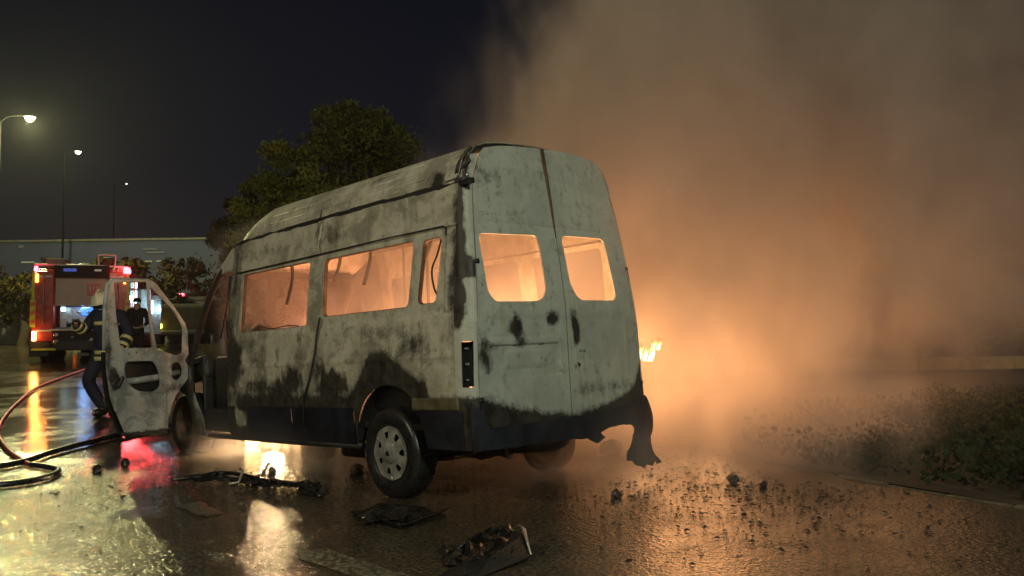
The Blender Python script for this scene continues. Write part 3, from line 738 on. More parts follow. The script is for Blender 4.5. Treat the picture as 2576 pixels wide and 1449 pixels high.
for z in (.75, 1.15): tube('door_hinge', [(4.5, .97, z), (4.56, .93, z)], .02, M['char'], fd, 8)

# ================================================================== DEBRIS
def slab(name, pts, h, mat, label, cat, z=0, wob=.02, group=None):
    bm = bmesh.new(); n = len(pts)
    top = [bm.verts.new((x, y, g(y) + z + h + random.uniform(-wob, wob))) for x, y in pts]
    bot = [bm.verts.new((x * 1.0, y, g(y) + .001)) for x, y in pts]
    c = bm.verts.new((sum(p[0] for p in pts) / n, sum(p[1] for p in pts) / n, g(pts[0][1]) + z + h + wob))
    for i in range(n):
        bm.faces.new((top[i], top[(i + 1) % n], c)); bm.faces.new((bot[i], bot[(i + 1) % n], top[(i + 1) % n], top[i]))
    return tag(from_bm(name, bm, mat), label, cat, group)
M['wetchar'] = simple('wet_charred_sheet', (.010, .009, .008), .22, 0, .5, 9, .8, .6)
M['foil'] = simple('bright_metal_scrap', (.6, .55, .48), .25, .6, .2, 20, .4)
def crumple(parent, x, y, sx, sy, h, rz, seed, mat=None, name='scrap'):
    bm = bmesh.new(); n = 9; G = {}
    for i in range(n):
        for j in range(n):
            u, v = i / (n - 1) * 2 - 1, j / (n - 1) * 2 - 1
            q = noise.noise((u * 2.2 + seed, v * 2.2, seed)); q2 = noise.noise((u * 5 + seed, v * 5, seed))
            e = 1 + .45 * noise.noise((u * 1.5, v * 1.5, seed + 9))
            G[i, j] = bm.verts.new((u * sx * e + q2 * .1 * sx, v * sy * e + q * .15 * sy, .004 + h * (max(0, .5 + q) * .9 + q2 * .35) * (1 - .6 * max(abs(u), abs(v)) ** 3)))
    for i in range(n - 1):
        for j in range(n - 1):
            if noise.noise((i * .9 + seed, j * .9, 4)) > .34: continue
            bm.faces.new((G[i, j], G[i + 1, j], G[i + 1, j + 1], G[i, j + 1]))
    o = from_bm(name, bm, mat or M['wetchar'], parent); o.rotation_euler = (0, 0, rz); o.location = (x, y, 0 if parent else g(y))
    m = o.modifiers.new('t', 'SOLIDIFY'); m.thickness = .006; m.offset = 1
    return o
p = slab('flat_debris', [(-1.12, 5.72), (-1.02, 5.86), (-.90, 6.03), (-.70, 5.92), (-.47, 5.66), (-.60, 5.47), (-.73, 5.29), (-.93, 5.50)], .015, M['wetchar'], 'flat diamond shaped charred panel lying in front of the rear wheel', 'debris', wob=.012)
for k, (x, y, sx, sy) in enumerate(((-.85, 5.72, .2, .12), (-.68, 5.55, .16, .1), (-.9, 5.5, .1, .12))): crumple(p, x, y, sx, sy, .05, k * .9, k + 20.3).location.z = .015
tube('panel_rim', spline([(-1.12, 5.72, .03), (-.92, 5.50, .035), (-.73, 5.29, .03), (-.6, 5.45, .04), (-.47, 5.66, .05)]), .010, M['wetchar'], p, 6)
t = empty('charred_door_trim', (-2.2, 7.1, 0), label='long charred strip of trim with a bright bracket lying left of the rear wheel', cat='debris')
def wp(pts): return [(x + 2.2, y - 7.1, z) for x, y, z in pts]
tube('strip', wp(spline([(-3.0, 7.25, .02), (-2.8, 7.28, .04), (-2.59, 7.42, .05), (-2.35, 7.20, .06), (-2.1, 7.02, .04), (-1.83, 6.85, .03), (-1.6, 6.55, .03), (-1.50, 6.38, .02)])), .019, M['wetchar'], t, 7)
tube('branch', wp([(-2.05, 6.95, .05), (-1.75, 6.72, .05), (-1.55, 6.60, .02)]), .022, M['wetchar'], t, 6)
tube('bracket', wp([(-2.42, 7.00, .02), (-2.34, 7.02, .03), (-2.33, 7.10, .12), (-2.37, 7.14, .13)]), .012, M['foil'], t, 6)
tube('prop_rod', wp([(-2.2, 7.15, .03), (-2.35, 7.9, .06)]), .014, M['rust'], t, 6)
for k, (x, y, sx, sy, h, rz) in enumerate(((-2.65, 7.3, .22, .07, .06, -.1), (-2.3, 7.12, .16, .07, .07, -.4), (-2.0, 6.92, .18, .06, .05, -.5), (-1.62, 6.62, .16, .07, .05, -.9), (-1.75, 6.95, .10, .06, .05, .3))):
    crumple(t, x + 2.2, y - 7.1, sx, sy, h, rz, k + 2.3)
tc = empty('torn_sheet_scrap', (0, 4.6, 0), label='torn dark sheet with a pale split edge lying at the bottom of the picture', cat='debris')
bm = bmesh.new()
V = [bm.verts.new(q) for q in ((-.42, -.45, .01), (-.24, -.12, .03), (-.1, .15, .02), (.0, .34, .05), (.05, .1, .10), (.08, -.12, .03), (-.08, -.28, .01), (-.2, -.45, .01), (-.13, -.1, .035))]
for f in ((0, 8, 1), (1, 8, 2), (2, 8, 3), (3, 8, 4), (4, 8, 5), (5, 8, 6), (6, 8, 7), (7, 8, 0)): bm.faces.new([V[i] for i in f])
o = from_bm('sheet', bm, M['wetchar'], tc); o.modifiers.new('t', 'SOLIDIFY').thickness = .008
tube('pale_edge', [(.02, .30, .11), (.045, .08, .13), (.08, -.12, .04)], [.006, .012, .004], M['foil'], tc, 5)
crumple(tc, -.12, .38, .16, .08, .09, .6, 11.3); crumple(tc, -.28, -.02, .13, .16, .07, .2, 12.7); crumple(tc, -.05, .05, .10, .16, .10, -.2, 14.1)
def chunk(x, y, s, lab, mat=None, seed=0):
    bm = bmesh.new(); bmesh.ops.create_icosphere(bm, subdivisions=2, radius=1)
    for v in bm.verts:
        k = 1 + .45 * noise.noise(v.co * 1.3 + Vector((seed, 0, 0))); v.co = Vector((v.co.x * s[0] * k, v.co.y * s[1] * k, v.co.z * s[2] * k))
    bmesh.ops.rotate(bm, verts=bm.verts, matrix=Matrix.Rotation(seed * 1.3, 3, 'Z'))
    o = from_bm('charred_chunk', bm, mat or M['wetchar']); o.location = (x, y, g(y) + s[2] * .75)
    return tag(o, lab, 'debris')
chunk(.77, 6.28, (.075, .04, .035), 'black oblong chunk on the bright wet asphalt right of the van', seed=1.1)
chunk(1.80, 6.81, (.05, .045, .05), 'rounded burnt lump nearest to the kerb stones', seed=2.2)
chunk(1.97, 6.58, (.10, .03, .035), 'elongated burnt lump beside the kerb', seed=3.3)
chunk(-3.87, 8.22, (.05, .04, .05), 'small black lump in the red reflection below the open door', seed=4.4)
chunk(-3.96, 7.85, (.05, .05, .045), 'small black lump left of the red reflection', seed=5.5)
chunk(-2.05, 8.6, (.22, .18, .16), 'large charred heap under the middle of the van', seed=6.6)
chunk(-2.27, 7.75, (.035, .03, .03), 'small black cube like lump beside the bright reflection under the van', seed=7.7)
chunk(-1.45, 7.6, (.14, .06, .05), 'charred heap just in front of the rear wheel', seed=8.8)
chunk(1.0, 8.5, (.12, .06, .10), 'curled burnt scrap under the rear right corner of the van', seed=9.9)
# scattered chips: nobody could count them
vs = []; fs = []
def chip(x, y, s):
    a = random.uniform(0, 6.28); k = len(vs); n = random.choice((4, 5, 6)); el = random.uniform(.35, 1)
    for i in range(n):
        t = a + 2 * PI * i / n; r = s * random.uniform(.5, 1.2)
        vs.append((x + r * math.cos(t), y + r * el * math.sin(t), g(y) + random.uniform(.002, .006 + s * .35)))
    vs.append((x, y, g(y) + .004 + s * random.uniform(.3, .7)))
    for i in range(n): fs.append((k + i, k + (i + 1) % n, k + n))
for i in range(3400):
    q = random.random()
    if q < .62: x = random.gauss(1.7, .75); y = random.gauss(6.6, 1.0)
    elif q < .85: x = random.gauss(-2.1, .8); y = random.gauss(7.2, .55)
    else: x = random.uniform(-4, 3); y = random.uniform(4.2, 9)
    if y < 4 or y > 9.5 or (x > 2.2 and y > 6.8) or x > 3: continue
    chip(x, y, random.choice((.006, .008, .010, .012, .014, .024)) * random.uniform(.7, 1.2))
me = bpy.data.meshes.new('charred_chips'); me.from_pydata(vs, [], fs)
tag(link('charred_chips', me, M['char']), 'scattered burnt chips on the wet asphalt around the van', kind='stuff')

# ================================================================== HOSES
def gz(pts, r): return [(x, y, g(y) + r + .003) for x, y in pts]
o = tube('fire_hose', gz([(p.x, p.y) for p in spline([(x, y, 0) for x, y in [(-10.9, 21.3), (-10.36, 19.6), (-9.36, 16.25), (-8.2, 13.6), (-7.33, 11.84), (-6.72, 10.75), (-6.2, 9.95), (-5.6, 9.15), (-5.03, 8.48), (-4.80, 8.22)]], 10)], .026), .022, M['redlit_hose'])
tag(o, 'thin fire hose with red light in its colour curving from the engine past the firefighter to the left edge', 'hose')
o = tube('fire_hose', gz([(p.x, p.y) for p in spline([(x, y, 0) for x, y in [(-7.4, 6.9), (-5.9, 7.55), (-5.07, 8.16), (-5.02, 8.95), (-4.92, 9.65), (-4.78, 10.2), (-4.55, 10.7), (-4.0, 11.3), (-3.2, 11.9)]], 10)], .035), .031, M['hose'])
tag(o, 'thick black hose running from the left edge under the open van door', 'hose')
o = tube('fire_hose', gz([(p.x, p.y) for p in spline([(x, y, 0) for x, y in [(-6.7, 7.1), (-5.7, 6.9), (-5.0, 6.92), (-4.4, 7.06), (-4.2, 7.4), (-4.33, 7.85), (-4.62, 8.12), (-4.82, 8.24)]], 10)], .03), .028, M['hose'])
tag(o, 'black hose end looped beside the red lit hose at the left edge', 'hose')

# ================================================================== PEOPLE
def person(x, y, rz, label, pose, scale=1.0):
    p = empty('person', (x, y, g(y)), rz, label, 'person'); p.scale = (scale,) * 3
    return p
# firefighter: faces the camera half hidden by the open door, left knee bent, right forearm raised
ff = empty('person', (-5.93, 12.0, g(12.0)), 0, 'firefighter in dark turnout coat and pale helmet behind the open van door', 'person')
J = dict(pel=(0, 0, .94), sp=(0, .0, 1.15), ch=(-.01, -.01, 1.38), nk=(-.03, -.03, 1.53), hd=(-.07, -.06, 1.66),
         sl=(-.20, 0, 1.47), el=(-.33, -.04, 1.26), wl=(-.37, -.20, 1.33), hl=(-.33, -.28, 1.38),
         sr=(.20, 0, 1.46), er=(.30, .02, 1.20), wr=(.26, -.12, 1.0), hr=(.22, -.18, .95),
         kl=(-.25, -.10, .52), al=(-.06, .04, .11), tl=(-.14, -.13, .05), hipl=(-.10, 0, .90), hipr=(.10, 0, .90), kr=(.13, .02, .50), ar=(.12, .05, .10), tr=(.12, -.12, .05))
def fig(name, keys, edges, rad, mat, par, sub=2):
    vs = [J[k] for k in keys]; ix = {k: i for i, k in enumerate(keys)}
    return skin(name, vs, [(ix[a], ix[b]) for a, b in edges], [rad[k] for k in keys], mat, par, sub)
allk = ['pel', 'sp', 'ch', 'nk', 'hd', 'sl', 'el', 'wl', 'hl', 'sr', 'er', 'wr', 'hr', 'hipl', 'kl', 'al', 'tl', 'hipr', 'kr', 'ar', 'tr']
alle = [('pel', 'sp'), ('sp', 'ch'), ('ch', 'nk'), ('nk', 'hd'), ('ch', 'sl'), ('sl', 'el'), ('el', 'wl'), ('wl', 'hl'), ('ch', 'sr'), ('sr', 'er'), ('er', 'wr'), ('wr', 'hr'), ('pel', 'hipl'), ('hipl', 'kl'), ('kl', 'al'), ('al', 'tl'), ('pel', 'hipr'), ('hipr', 'kr'), ('kr', 'ar'), ('ar', 'tr')]
rad = dict(pel=.12, sp=.11, ch=.13, nk=.055, hd=.095, sl=.06, el=.045, wl=.032, hl=.035, sr=.06, er=.045, wr=.032, hr=.035, hipl=.085, kl=.06, al=.045, tl=.04, hipr=.085, kr=.06, ar=.045, tr=.04)
fig('body', allk, alle, rad, M['skin'], ff)
ck = ['pel', 'sp', 'ch', 'nk', 'sl', 'el', 'wl', 'sr', 'er', 'wr']
ce = [('pel', 'sp'), ('sp', 'ch'), ('ch', 'nk'), ('ch', 'sl'), ('sl', 'el'), ('el', 'wl'), ('ch', 'sr'), ('sr', 'er'), ('er', 'wr')]
coat = fig('coat', ck, ce, dict(pel=(.20, .15), sp=(.19, .15), ch=(.20, .155), nk=.08, sl=.105, el=.085, wl=.075, sr=.105, er=.085, wr=.075), M['coat'], ff)
tk = ['pel', 'hipl', 'kl', 'al', 'hipr', 'kr', 'ar']
fig('trousers', tk, [('pel', 'hipl'), ('hipl', 'kl'), ('kl', 'al'), ('pel', 'hipr'), ('hipr', 'kr'), ('kr', 'ar')], dict(pel=.14, hipl=.125, kl=.10, al=.08, hipr=.125, kr=.10, ar=.08), M['coat'], ff)
for s in 'lr':
    a, t_ = Vector(J['a' + s]), Vector(J['t' + s])
    skin('boot', [tuple(a + Vector((0, 0, .18))), tuple(a), tuple(a + Vector((0, 0, -.04))), tuple((a + t_) / 2 + Vector((0, 0, -.02))), tuple(t_)], [(0, 1), (1, 2), (2, 3), (3, 4)], [.085, .08, .075, .075, .065], M['boot'], ff, 2)
def band(par, c, rx, ry, h, tilt=None, name='reflective_band', ax=None):
    bm = bmesh.new(); n = 24; rr = []
    for dz in (-h / 2, h / 2): rr.append([bm.verts.new((rx * math.cos(2 * PI * k / n), ry * math.sin(2 * PI * k / n), dz)) for k in range(n)])
    for k in range(n): bm.faces.new((rr[0][k], rr[0][(k + 1) % n], rr[1][(k + 1) % n], rr[1][k]))
    if ax is not None:
        q = Vector((0, 0, 1)).rotation_difference(Vector(ax)).to_matrix(); bmesh.ops.rotate(bm, verts=bm.verts, matrix=q)
    o = from_bm(name, bm, M['reflect'], par, True); o.location = c; o.modifiers.new('t', 'SOLIDIFY').thickness = .008
    return o
band(coat, (0, 0, 1.35), .215, .18, .055); band(coat, (0, 0, .93), .215, .17, .055); band(coat, (0, 0, .84), .215, .17, .06)
hem = lathe('coat_hem', [(.19, .0), (.205, -.10), (.21, -.20)], M['coat'], coat, 24, axis='Z', loc=(0, 0, 1.02)); hem.scale = (1, .8, -1); hem.location = (0, 0, 1.0 - .0)
e, w = Vector(J['el']), Vector(J['wl']); band(coat, e.lerp(w, .35), .09, .09, .05, ax=w - e); band(coat, e.lerp(w, .85), .085, .085, .05, ax=w - e)
e, w = Vector(J['er']), Vector(J['wr']); band(coat, e.lerp(w, .4), .09, .09, .05, ax=w - e); band(coat, e.lerp(w, .85), .085, .085, .05, ax=w - e)
hm = empty('helmet', J['hd']); hm.parent = ff; hm.rotation_euler = (.25, -.15, 0)
sh = lathe('helmet_shell', [(.175, -.01), (.150, .0), (.135, .05), (.11, .11), (.06, .15), (0, .165)], M['helmet'], hm, 24, axis='Z')
sh.scale = (1, 1.2, 1)
tube('helmet_crest', spline([(0, .16, .02), (0, .12, .12), (0, 0, .185), (0, -.12, .12), (0, -.17, .01)]), .018, M['helmet'], hm, 6)
box('face_shield', (0, -.125, -.03), (.17, .01, .10), M['dark'], hm, Euler((-.2, 0, 0)), .004)
for s, q in (('l', (-1, 0, 0)), ('r', (1, 0, 0))):      # gloved fingers
    h = Vector(J['h' + s]); w = Vector(J['w' + s]); d = (h - w).normalized(); sd = d.cross(Vector((0, 0, 1))).normalized()
    for k in range(4): tube('glove_finger', [h + sd * (k - 1.5) * .022, h + sd * (k - 1.5) * .024 + d * .05, h + sd * (k - 1.5) * .022 + d * .07 + Vector((0, 0, -.03))], [.012, .011, .009], M['boot'], ff, 6)
    tube('glove_thumb', [w + sd * .03, w + sd * .05 + d * .05, w + sd * .04 + d * .08], [.014, .012, .010], M['boot'], ff, 6)
tube('handlamp', [(-.40, -.16, .90), (-.40, -.16, .70)], .028, M['forange'], ff, 10)
# bystander next to the engine
J = dict(pel=(0, 0, .95), sp=(0, 0, 1.15), ch=(0, 0, 1.36), nk=(0, 0, 1.52), hd=(0, -.02, 1.66), sl=(-.19, 0, 1.44), el=(-.27, .02, 1.16), wl=(-.20, -.16, 1.02), hl=(-.14, -.22, .98),
         sr=(.19, 0, 1.44), er=(.27, .02, 1.16), wr=(.20, -.16, 1.05), hr=(.14, -.22, 1.03), hipl=(-.09, 0, .9), kl=(-.10, 0, .5), al=(-.11, .03, .09), tl=(-.12, -.13, .04), hipr=(.09, 0, .9), kr=(.10, 0, .5), ar=(.11, .03, .09), tr=(.12, -.13, .04))
by = empty('person', (-9.88, 21.5, g(21.5)), .35, 'person with short hair in dark clothes standing beside the fire engine with hands in front', 'person')
fig('body', allk, alle, rad, M['skin'], by)
fig('jumper', ck, ce, dict(pel=(.17, .13), sp=(.16, .125), ch=(.18, .13), nk=.065, sl=.085, el=.065, wl=.045, sr=.085, er=.065, wr=.045), M['black_cloth'], by)
fig('trousers', tk, [('pel', 'hipl'), ('hipl', 'kl'), ('kl', 'al'), ('pel', 'hipr'), ('hipr', 'kr'), ('kr', 'ar')], dict(pel=.13, hipl=.105, kl=.08, al=.06, hipr=.105, kr=.08, ar=.06), M['black_cloth'], by)
hr = lathe('hair', [(.098, 0), (.104, .04), (.09, .08), (.05, .115), (0, .125)], M['dark'], by, 16, axis='Z'); hr.location = (0, .005, 1.67)
for s in 'lr':
    a, t_ = Vector(J['a' + s]), Vector(J['t' + s]); skin('shoe', [tuple(a), tuple((a + t_) / 2), tuple(t_)], [(0, 1), (1, 2)], [.055, .05, .045], M['boot'], by, 1)
    h = Vector(J['h' + s])
    for k in range(4): tube('finger', [h + Vector((0, 0, (k - 1.5) * .02)), h + Vector((.03 if s == 'l' else -.03, -.04, (k - 1.5) * .02))], [.010, .008], M['skin'], by, 6)

# ================================================================== FIRE ENGINE
FE = empty('fire_engine', (-12.1, 22.6, g(22.6)), math.radians(18), 'red fire engine seen from behind with lit beacons and an open pump bay', 'fire engine')
def eb(name, c, s, mat, par=None, rot=None, bev=.015): return box(name, c, s, mat, par or FE, rot, bev)
body = eb('body', (0, 4.65, 1.62), (2.5, 5.9, 2.2), M['fred'], bev=.05)
for x in (-.99, .99): eb('bay_side_wall', (x, 1.36, 1.62), (.5, .68, 2.16), M['fred'])
eb('bay_roof', (0, 1.36, 2.66), (1.46, .68, .1), M['fred'])
eb('cab', (0, 8.2, 1.5), (2.4, 1.3, 2.2), M['fred'], bev=.1)
eb('chassis', (0, 4.2, .5), (1.0, 8.0, .25), M['char'])
for x in (-1.05, 1.05):
    for y in (1.9, 7.4):
        for dx in ((-.14, .14) if y < 3 else (0,)):
            w = empty('wheel', (x - math.copysign(.14, x) + dx, y, .5)); w.parent = FE; w.rotation_euler = (0, 0, PI / 2 if x < 0 else -PI / 2)
            lathe('tyre', [(.25, -.12), (.45, -.13), (.5, -.10), (.5, .10), (.45, .13), (.25, .12)], M['rubber'], w, 28)
            lathe('rim', [(.25, .11), (.2, .04), (0, .05)], M['rust'], w, 20)
    eb('mudguard', (x, .9, .45), (.5, .03, .5), M['char'])
# rear wall pieces: corner lockers, bay, shutter
for x, nm in ((-.98, 'corner_locker'), (.98, 'corner_locker')):
    L = eb(nm, (x, .93, 1.62), (.56, .16, 2.0), M['fred'], bev=.03)
    sgn = -1 if x < 0 else 1
    eb('edge_strip', (x + sgn * .24, .84, 1.95), (.07, .012, 1.35), M['fyel'], L, bev=.003)
    ch = eb('chevron_plate', (x + sgn * .24, .832, 1.42), (.14, .012, .78), M['fyel'], L, bev=.003)
    for k in range(3):
        o = eb('chevron', (x + sgn * .24, .823, 1.18 + k * .25), (.135, .006, .10), M['forange'], L, Euler((0, sgn * .5, 0)), .002)
    tube('grab_handle', [(x - sgn * .02, .84, 2.5), (x - sgn * .02, .80, 2.45), (x - sgn * .03, .80, 1.15), (x - sgn * .03, .84, 1.1)], .018, M['steel'], L, 8)
    eb('silver_strip', (x - sgn * .05, .835, 2.47), (.36, .01, .05), M['white'], L, bev=.003)
    eb('silver_strip', (x - sgn * .05, .835, .93), (.36, .01, .05), M['white'], L, bev=.003)
eb('bay_lintel', (0, .93, 2.62), (1.42, .16, .36), M['dark'])
sh = eb('roller_shutter', (0, .97, 2.03), (1.36, .05, .78), M['shutter'], bev=.005)
for k in range(15): eb('shutter_slat', (0, .942, 1.67 + k * .051), (1.35, .008, .046), M['shutter'], sh, bev=.003)
sq = eb('emblem_plate', (.30, .934, 2.10), (.34, .006, .36), M['fred'], sh, bev=.004)
def text(body_, loc, size, mat, par, rot=(PI / 2, 0, 0), name='lettering'):
    c = bpy.data.curves.new(name, 'FONT'); c.body = body_; c.size = size; c.align_x = 'CENTER'; c.align_y = 'CENTER'; c.extrude = .002
    o = bpy.data.objects.new(name, c); COL.objects.link(o)
    dg = bpy.context.evaluated_depsgraph_get(); me = bpy.data.meshes.new_from_object(o.evaluated_get(dg)); bpy.data.objects.remove(o)
    o = link(name, me, mat, par); o.location = loc; o.rotation_euler = rot; return o
text('112', (.30, .927, 2.13), .17, M['white'], sq)
eb('red_rail', (0, .90, 2.44), (1.42, .05, .03), simple('pale_red', (.5, .14, .12), .4))
eb('bay_back', (0, 1.5, 1.35), (1.36, .05, .62), M['char'])
eb('bay_floor', (0, 1.2, 1.0), (1.36, .6, .04), M['steel'])
panelm = emit('blue_lit_panel', (.05, .25, 1.0), 1.6)
eb('blue_lit_pump_panel', (.22, 1.15, 1.48), (.50, .04, .22), panelm)  # panel glows on its own for the blue light falling on it
eb('pump_panel', (-.2, 1.4, 1.38), (.9, .05, .5), M['steel'])
eb('work_light', (-.50, 1.1, 1.55), (.12, .04, .12), emit('cool_work_light', (.6, .95, 1.0), 5))
for x in (-.1, .15, .4): lathe('gauge', [(0, -.02), (.04, -.02), (.045, .01)], M['white'], FE, 14, loc=(x, 1.10, 1.45))
eb('paper_notice', (-.48, 1.02, 1.14), (.16, .01, .22), M['white'], bev=.002)
eb('silver_sill', (-.1, .84, .95), (1.4, .04, .05), M['white'])
pb = eb('pump_bay', (0, .95, .68), (1.42, .14, .46), M['dark'])
for x, z, r in ((-.62, .80, .075), (-.62, .60, .085), (.28, .66, .06), (-.2, .74, .03)): lathe('hose_coupling', [(0, -.06), (r * .6, -.06), (r, -.04), (r, .02)], M['steel'], pb, 18, loc=(x, .86, z))
eb('bumper', (0, .86, .42), (2.5, .20, .12), M['char'])
eb('bumper_stripe', (-.62, .75, .40), (1.2, .012, .06), M['fyel'], bev=.003)
eb('bumper_stripe', (.85, .75, .40), (.75, .012, .06), M['fyel'], bev=.003)
eb('number_plate', (.22, .74, .42), (.44, .012, .11), M['white'], bev=.003)
eb('cloth_roll', (.1, .80, .25), (.3, .12, .10), M['conc'], bev=.03)
# roof gear
tube('roof_rail', [(-1.25, 1.0, 2.83), (.35, 1.0, 2.80), (1.2, 1.0, 2.78)], .03, M['white'], FE, 8)
for x in (-.7, 0, .6): tube('rail_post', [(x, 1.0, 2.7), (x, 1.0, 2.82)], .02, M['white'], FE, 6)
tube('ladder_hoop', spline([(.42, 1.0, 2.80), (.40, 1.0, 3.05), (.46, 1.0, 3.12), (.80, 1.0, 3.12), (.86, 1.0, 3.04), (.80, .95, 2.5)]), .022, M['white'], FE, 8)
tube('ladder_hoop', spline([(.95, 1.0, 2.45), (.93, 1.0, 2.70), (1.0, 1.0, 2.72), (1.2, 1.0, 2.72)]), .015, M['white'], FE, 8)
eb('hose_reel', (.62, 1.3, 2.95), (.3, .4, .25), M['rust'], bev=.08)
eb('roof_box', (-.75, 1.6, 2.9), (.5, .8, .26), M['conc'], bev=.03)
mon = eb('roof_monitor', (-.1, 2.0, 2.86), (.3, .3, .2), M['steel'], bev=.04)
eb('lintel_lamp', (-.30, .84, 2.66), (.34, .03, .09), emit('blue_glass', (.05, .15, .9), .35))
eb('lintel_lamp', (.42, .84, 2.66), (.2, .03, .09), M['steel'])
# beacons and rear lamps
redm = emit('red_beacon_glass', (1, .06, .09), 14); ambm = emit('amber_lens', (1, .45, .05), 9); brk = emit('orange_tail_lens', (1, .6, .2), 14)
def beacon(x, z, r, h, mat, par=FE, y=.9):
    o = lathe('beacon', [(0, -h), (r, -h), (r * 1.05, 0), (r * .8, h), (0, h * 1.1)], mat, par, 16, axis='Z'); o.location = (x, y, z); return o
beacon(-1.17, 2.66, .055, .10, redm); beacon(1.18, 2.66, .10, .09, redm)
eb('marker_lamp', (-1.13, .83, 2.42), (.075, .03, .24), ambm); eb('marker_lamp', (1.13, .83, 2.30), (.06, .03, .06), ambm)
eb('tail_lamp', (-1.17, .82, .78), (.10, .05, .27), brk); eb('tail_lamp', (1.17, .82, .78), (.10, .05, .27), brk)
lamp('tail_light', (-1.17, .72, .78), 14, (1, .36, .04), .08, 'SPOT', FE, BACK, 2.0)
lamp('marker_light', (-1.13, .75, 2.42), 34, (1, .36, .03), .07, 'SPOT', FE, BACK, 2.0)
lamp('beacon_light', (1.20, .74, 2.68), 520, (1, .035, .04), .09, 'SPOT', FE, BACK, 2.0)
lamp('beacon_light', (-1.2, .74, 2.68), 30, (1, .03, .05), .07, 'SPOT', FE, BACK, 2.0)
lamp('tail_glow', (-1.17, .6, .8), 5, (1, .4, .08), .1, parent=FE)
lamp('beacon_glow', (1.0, .5, 2.75), 6, (1, .15, .12), .1, parent=FE)
lamp('bay_light', (0, 1.15, 1.62), 14, (.25, .5, 1), .08, parent=FE)
# open lockers with vertical light tubes on its right side
tubem = emit('cool_light_tube', (.55, .95, 1.0), 9)
for y, z0, z1 in ((2.0, 1.66, 2.15), (2.0, 2.22, 2.40), (6.6, 1.62, 2.10)):
    eb('locker_light', (1.30, y, (z0 + z1) / 2), (.045, .045, z1 - z0), tubem, bev=.01)
for y in (2.9, 5.0): eb('locker_opening', (1.255, y, 1.6), (.012, 1.2, 1.4), M['steel'], bev=.004)
for y in (3.6, 7.0): eb('locker_door', (1.40, y, 1.6), (.3, .02, 1.4), M['steel'], bev=.004)
lamp('locker_light', (1.5, 2.0, 1.9), 22, (.45, .8, 1), .08, parent=FE)
lamp('locker_light', (1.5, 6.6, 1.8), 14, (.45, .8, 1), .08, parent=FE)

# second emergency vehicle in the dark
V2 = empty('patrol_van', (-13.0, 32, g(32)), math.radians(12), 'dark patrol van with one yellow headlamp and a red beacon parked beyond the fire engine', 'van')
b2 = box('body', (0, 2.2, 1.0), (1.95, 4.4, 1.2), M['soil'], V2, None, .15); box('cabin', (0, 2.5, 1.65), (1.8, 3.2, .6), M['char'], V2, None, .15)
box('windscreen', (0, .86, 1.62), (1.6, .04, .5), M['dark'], V2, Euler((-.5, 0, 0)), .02)
box('bumper', (0, -.05, .45), (1.9, .15, .2), M['char'], V2, None, .05)
for x in (-.75, .75):
    lathe('headlamp', [(0, -.05), (.08, -.04), (.1, 0)], emit('yellow_headlamp_glass', (1, .85, .1), 14) if x < 0 else M['steel'], V2, 16, loc=(x, -.03, .72))
    for y in (.8, 3.5):
        w = empty('wheel', (x * 1.15, y, .33)); w.parent = V2; w.rotation_euler = (0, 0, PI / 2)
        lathe('tyre', [(.2, -.1), (.33, -.1), (.33, .1), (.2, .1)], M['rubber'], w, 20); lathe('rim', [(.2, .08), (0, .05)], M['steel'], w, 16)
o = lathe('beacon', [(0, -.07), (.11, -.07), (.12, 0), (.09, .07), (0, .08)], redm, V2, 16, axis='Z'); o.location = (-.25, 1.6, 2.02)
box('roof_lamp', (-.3, 1.0, 1.90), (.1, .08, .06), ambm, V2)
lamp('headlamp_light', (-.78, -.25, .72), 5, (1, .8, .1), .08, parent=V2)
lamp('beacon_light', (-.25, 1.5, 2.25), 10, (1, .03, .05), .08, parent=V2)

# ================================================================== BUILDING AND WALLS
B = empty('long_building', (-23, 46, 0), 0, 'long flat roofed blue grey building behind the fire engine', 'building')
box('wall', (0, 4, 3.6), (13.5, 8, 7.36), M['facade'], B, None, .05)
box('roof_edge', (0, -.08, 7.30), (13.6, .2, .12), M['conc'], B, None, .02)
box('stair_tower', (7.4, 4.4, 4.1), (1.6, 7, 8.6), M['facade'], B, None, .05)
lit = emit('lit_window_glass', (1, .95, .45), .16); lit2 = emit('dim_window_glass', (.6, .75, .8), .03)
for x, z, w, h, mt in ((2.6, 6.75, 1.0, .10, lit2), (2.9, 6.55, 1.2, .12, lit2), (2.4, 6.05, .5, .12, lit), (3.1, 6.05, .5, .12, lit), (-4.4, 6.1, .9, .12, lit), (-4.8, 7.0, .35, .2, lit2)):
    f = box('window', (x, -.02, z), (w + .01, .06, h + .01), M['facade'], B, None, .002); box('pane', (x + random.uniform(-.1, .1), -.07, z), (w * .8, .04, h * .7), mt, f, None, .005)
for k in range(7):
    x = -5.8 + k * 1.85
    f = box('window', (x, -.02, 3.6), (1.2, .08, 1.3), M['char'], B, None, .01); box('pane', (x, -.07, 3.6), (1.1, .04, 1.2), M['dark'], f, None, .005)
RW = empty('retaining_wall', (-22.5, 34, g(34)), .05, 'pale concrete retaining wall left of the fire engine', 'wall')
for k in range(9): box('wall_slab', (-8 + k * 2.01, 0, .62), (1.98, .25, 1.25), M['conc'], RW, None, .02)
box('coping', (0, 0, 1.28), (18.2, .34, .07), M['conc'], RW, None, .01)
LW = empty('low_wall', (15, 17.2, g(17.2)), -.0, 'low ochre wall beyond the road on the right', 'wall')
for k in range(12): box('wall_slab', (-9.6 + k * 2.01, 0, .12), (1.99, .30, .28), M['ochre'], LW, None, .02)
sheet('far_road', [(3.0, 12.9), (6.2, 12.75), (14, 14.1), (26, 15.4), (26, 16.6), (14, 15.8), (8, 15.6), (3.0, 15.5)], .09, simple('dry_road_surface', (.11, .085, .055), .6, 0, .3, 3, .4), 'narrow road strip beyond the verge on the right')
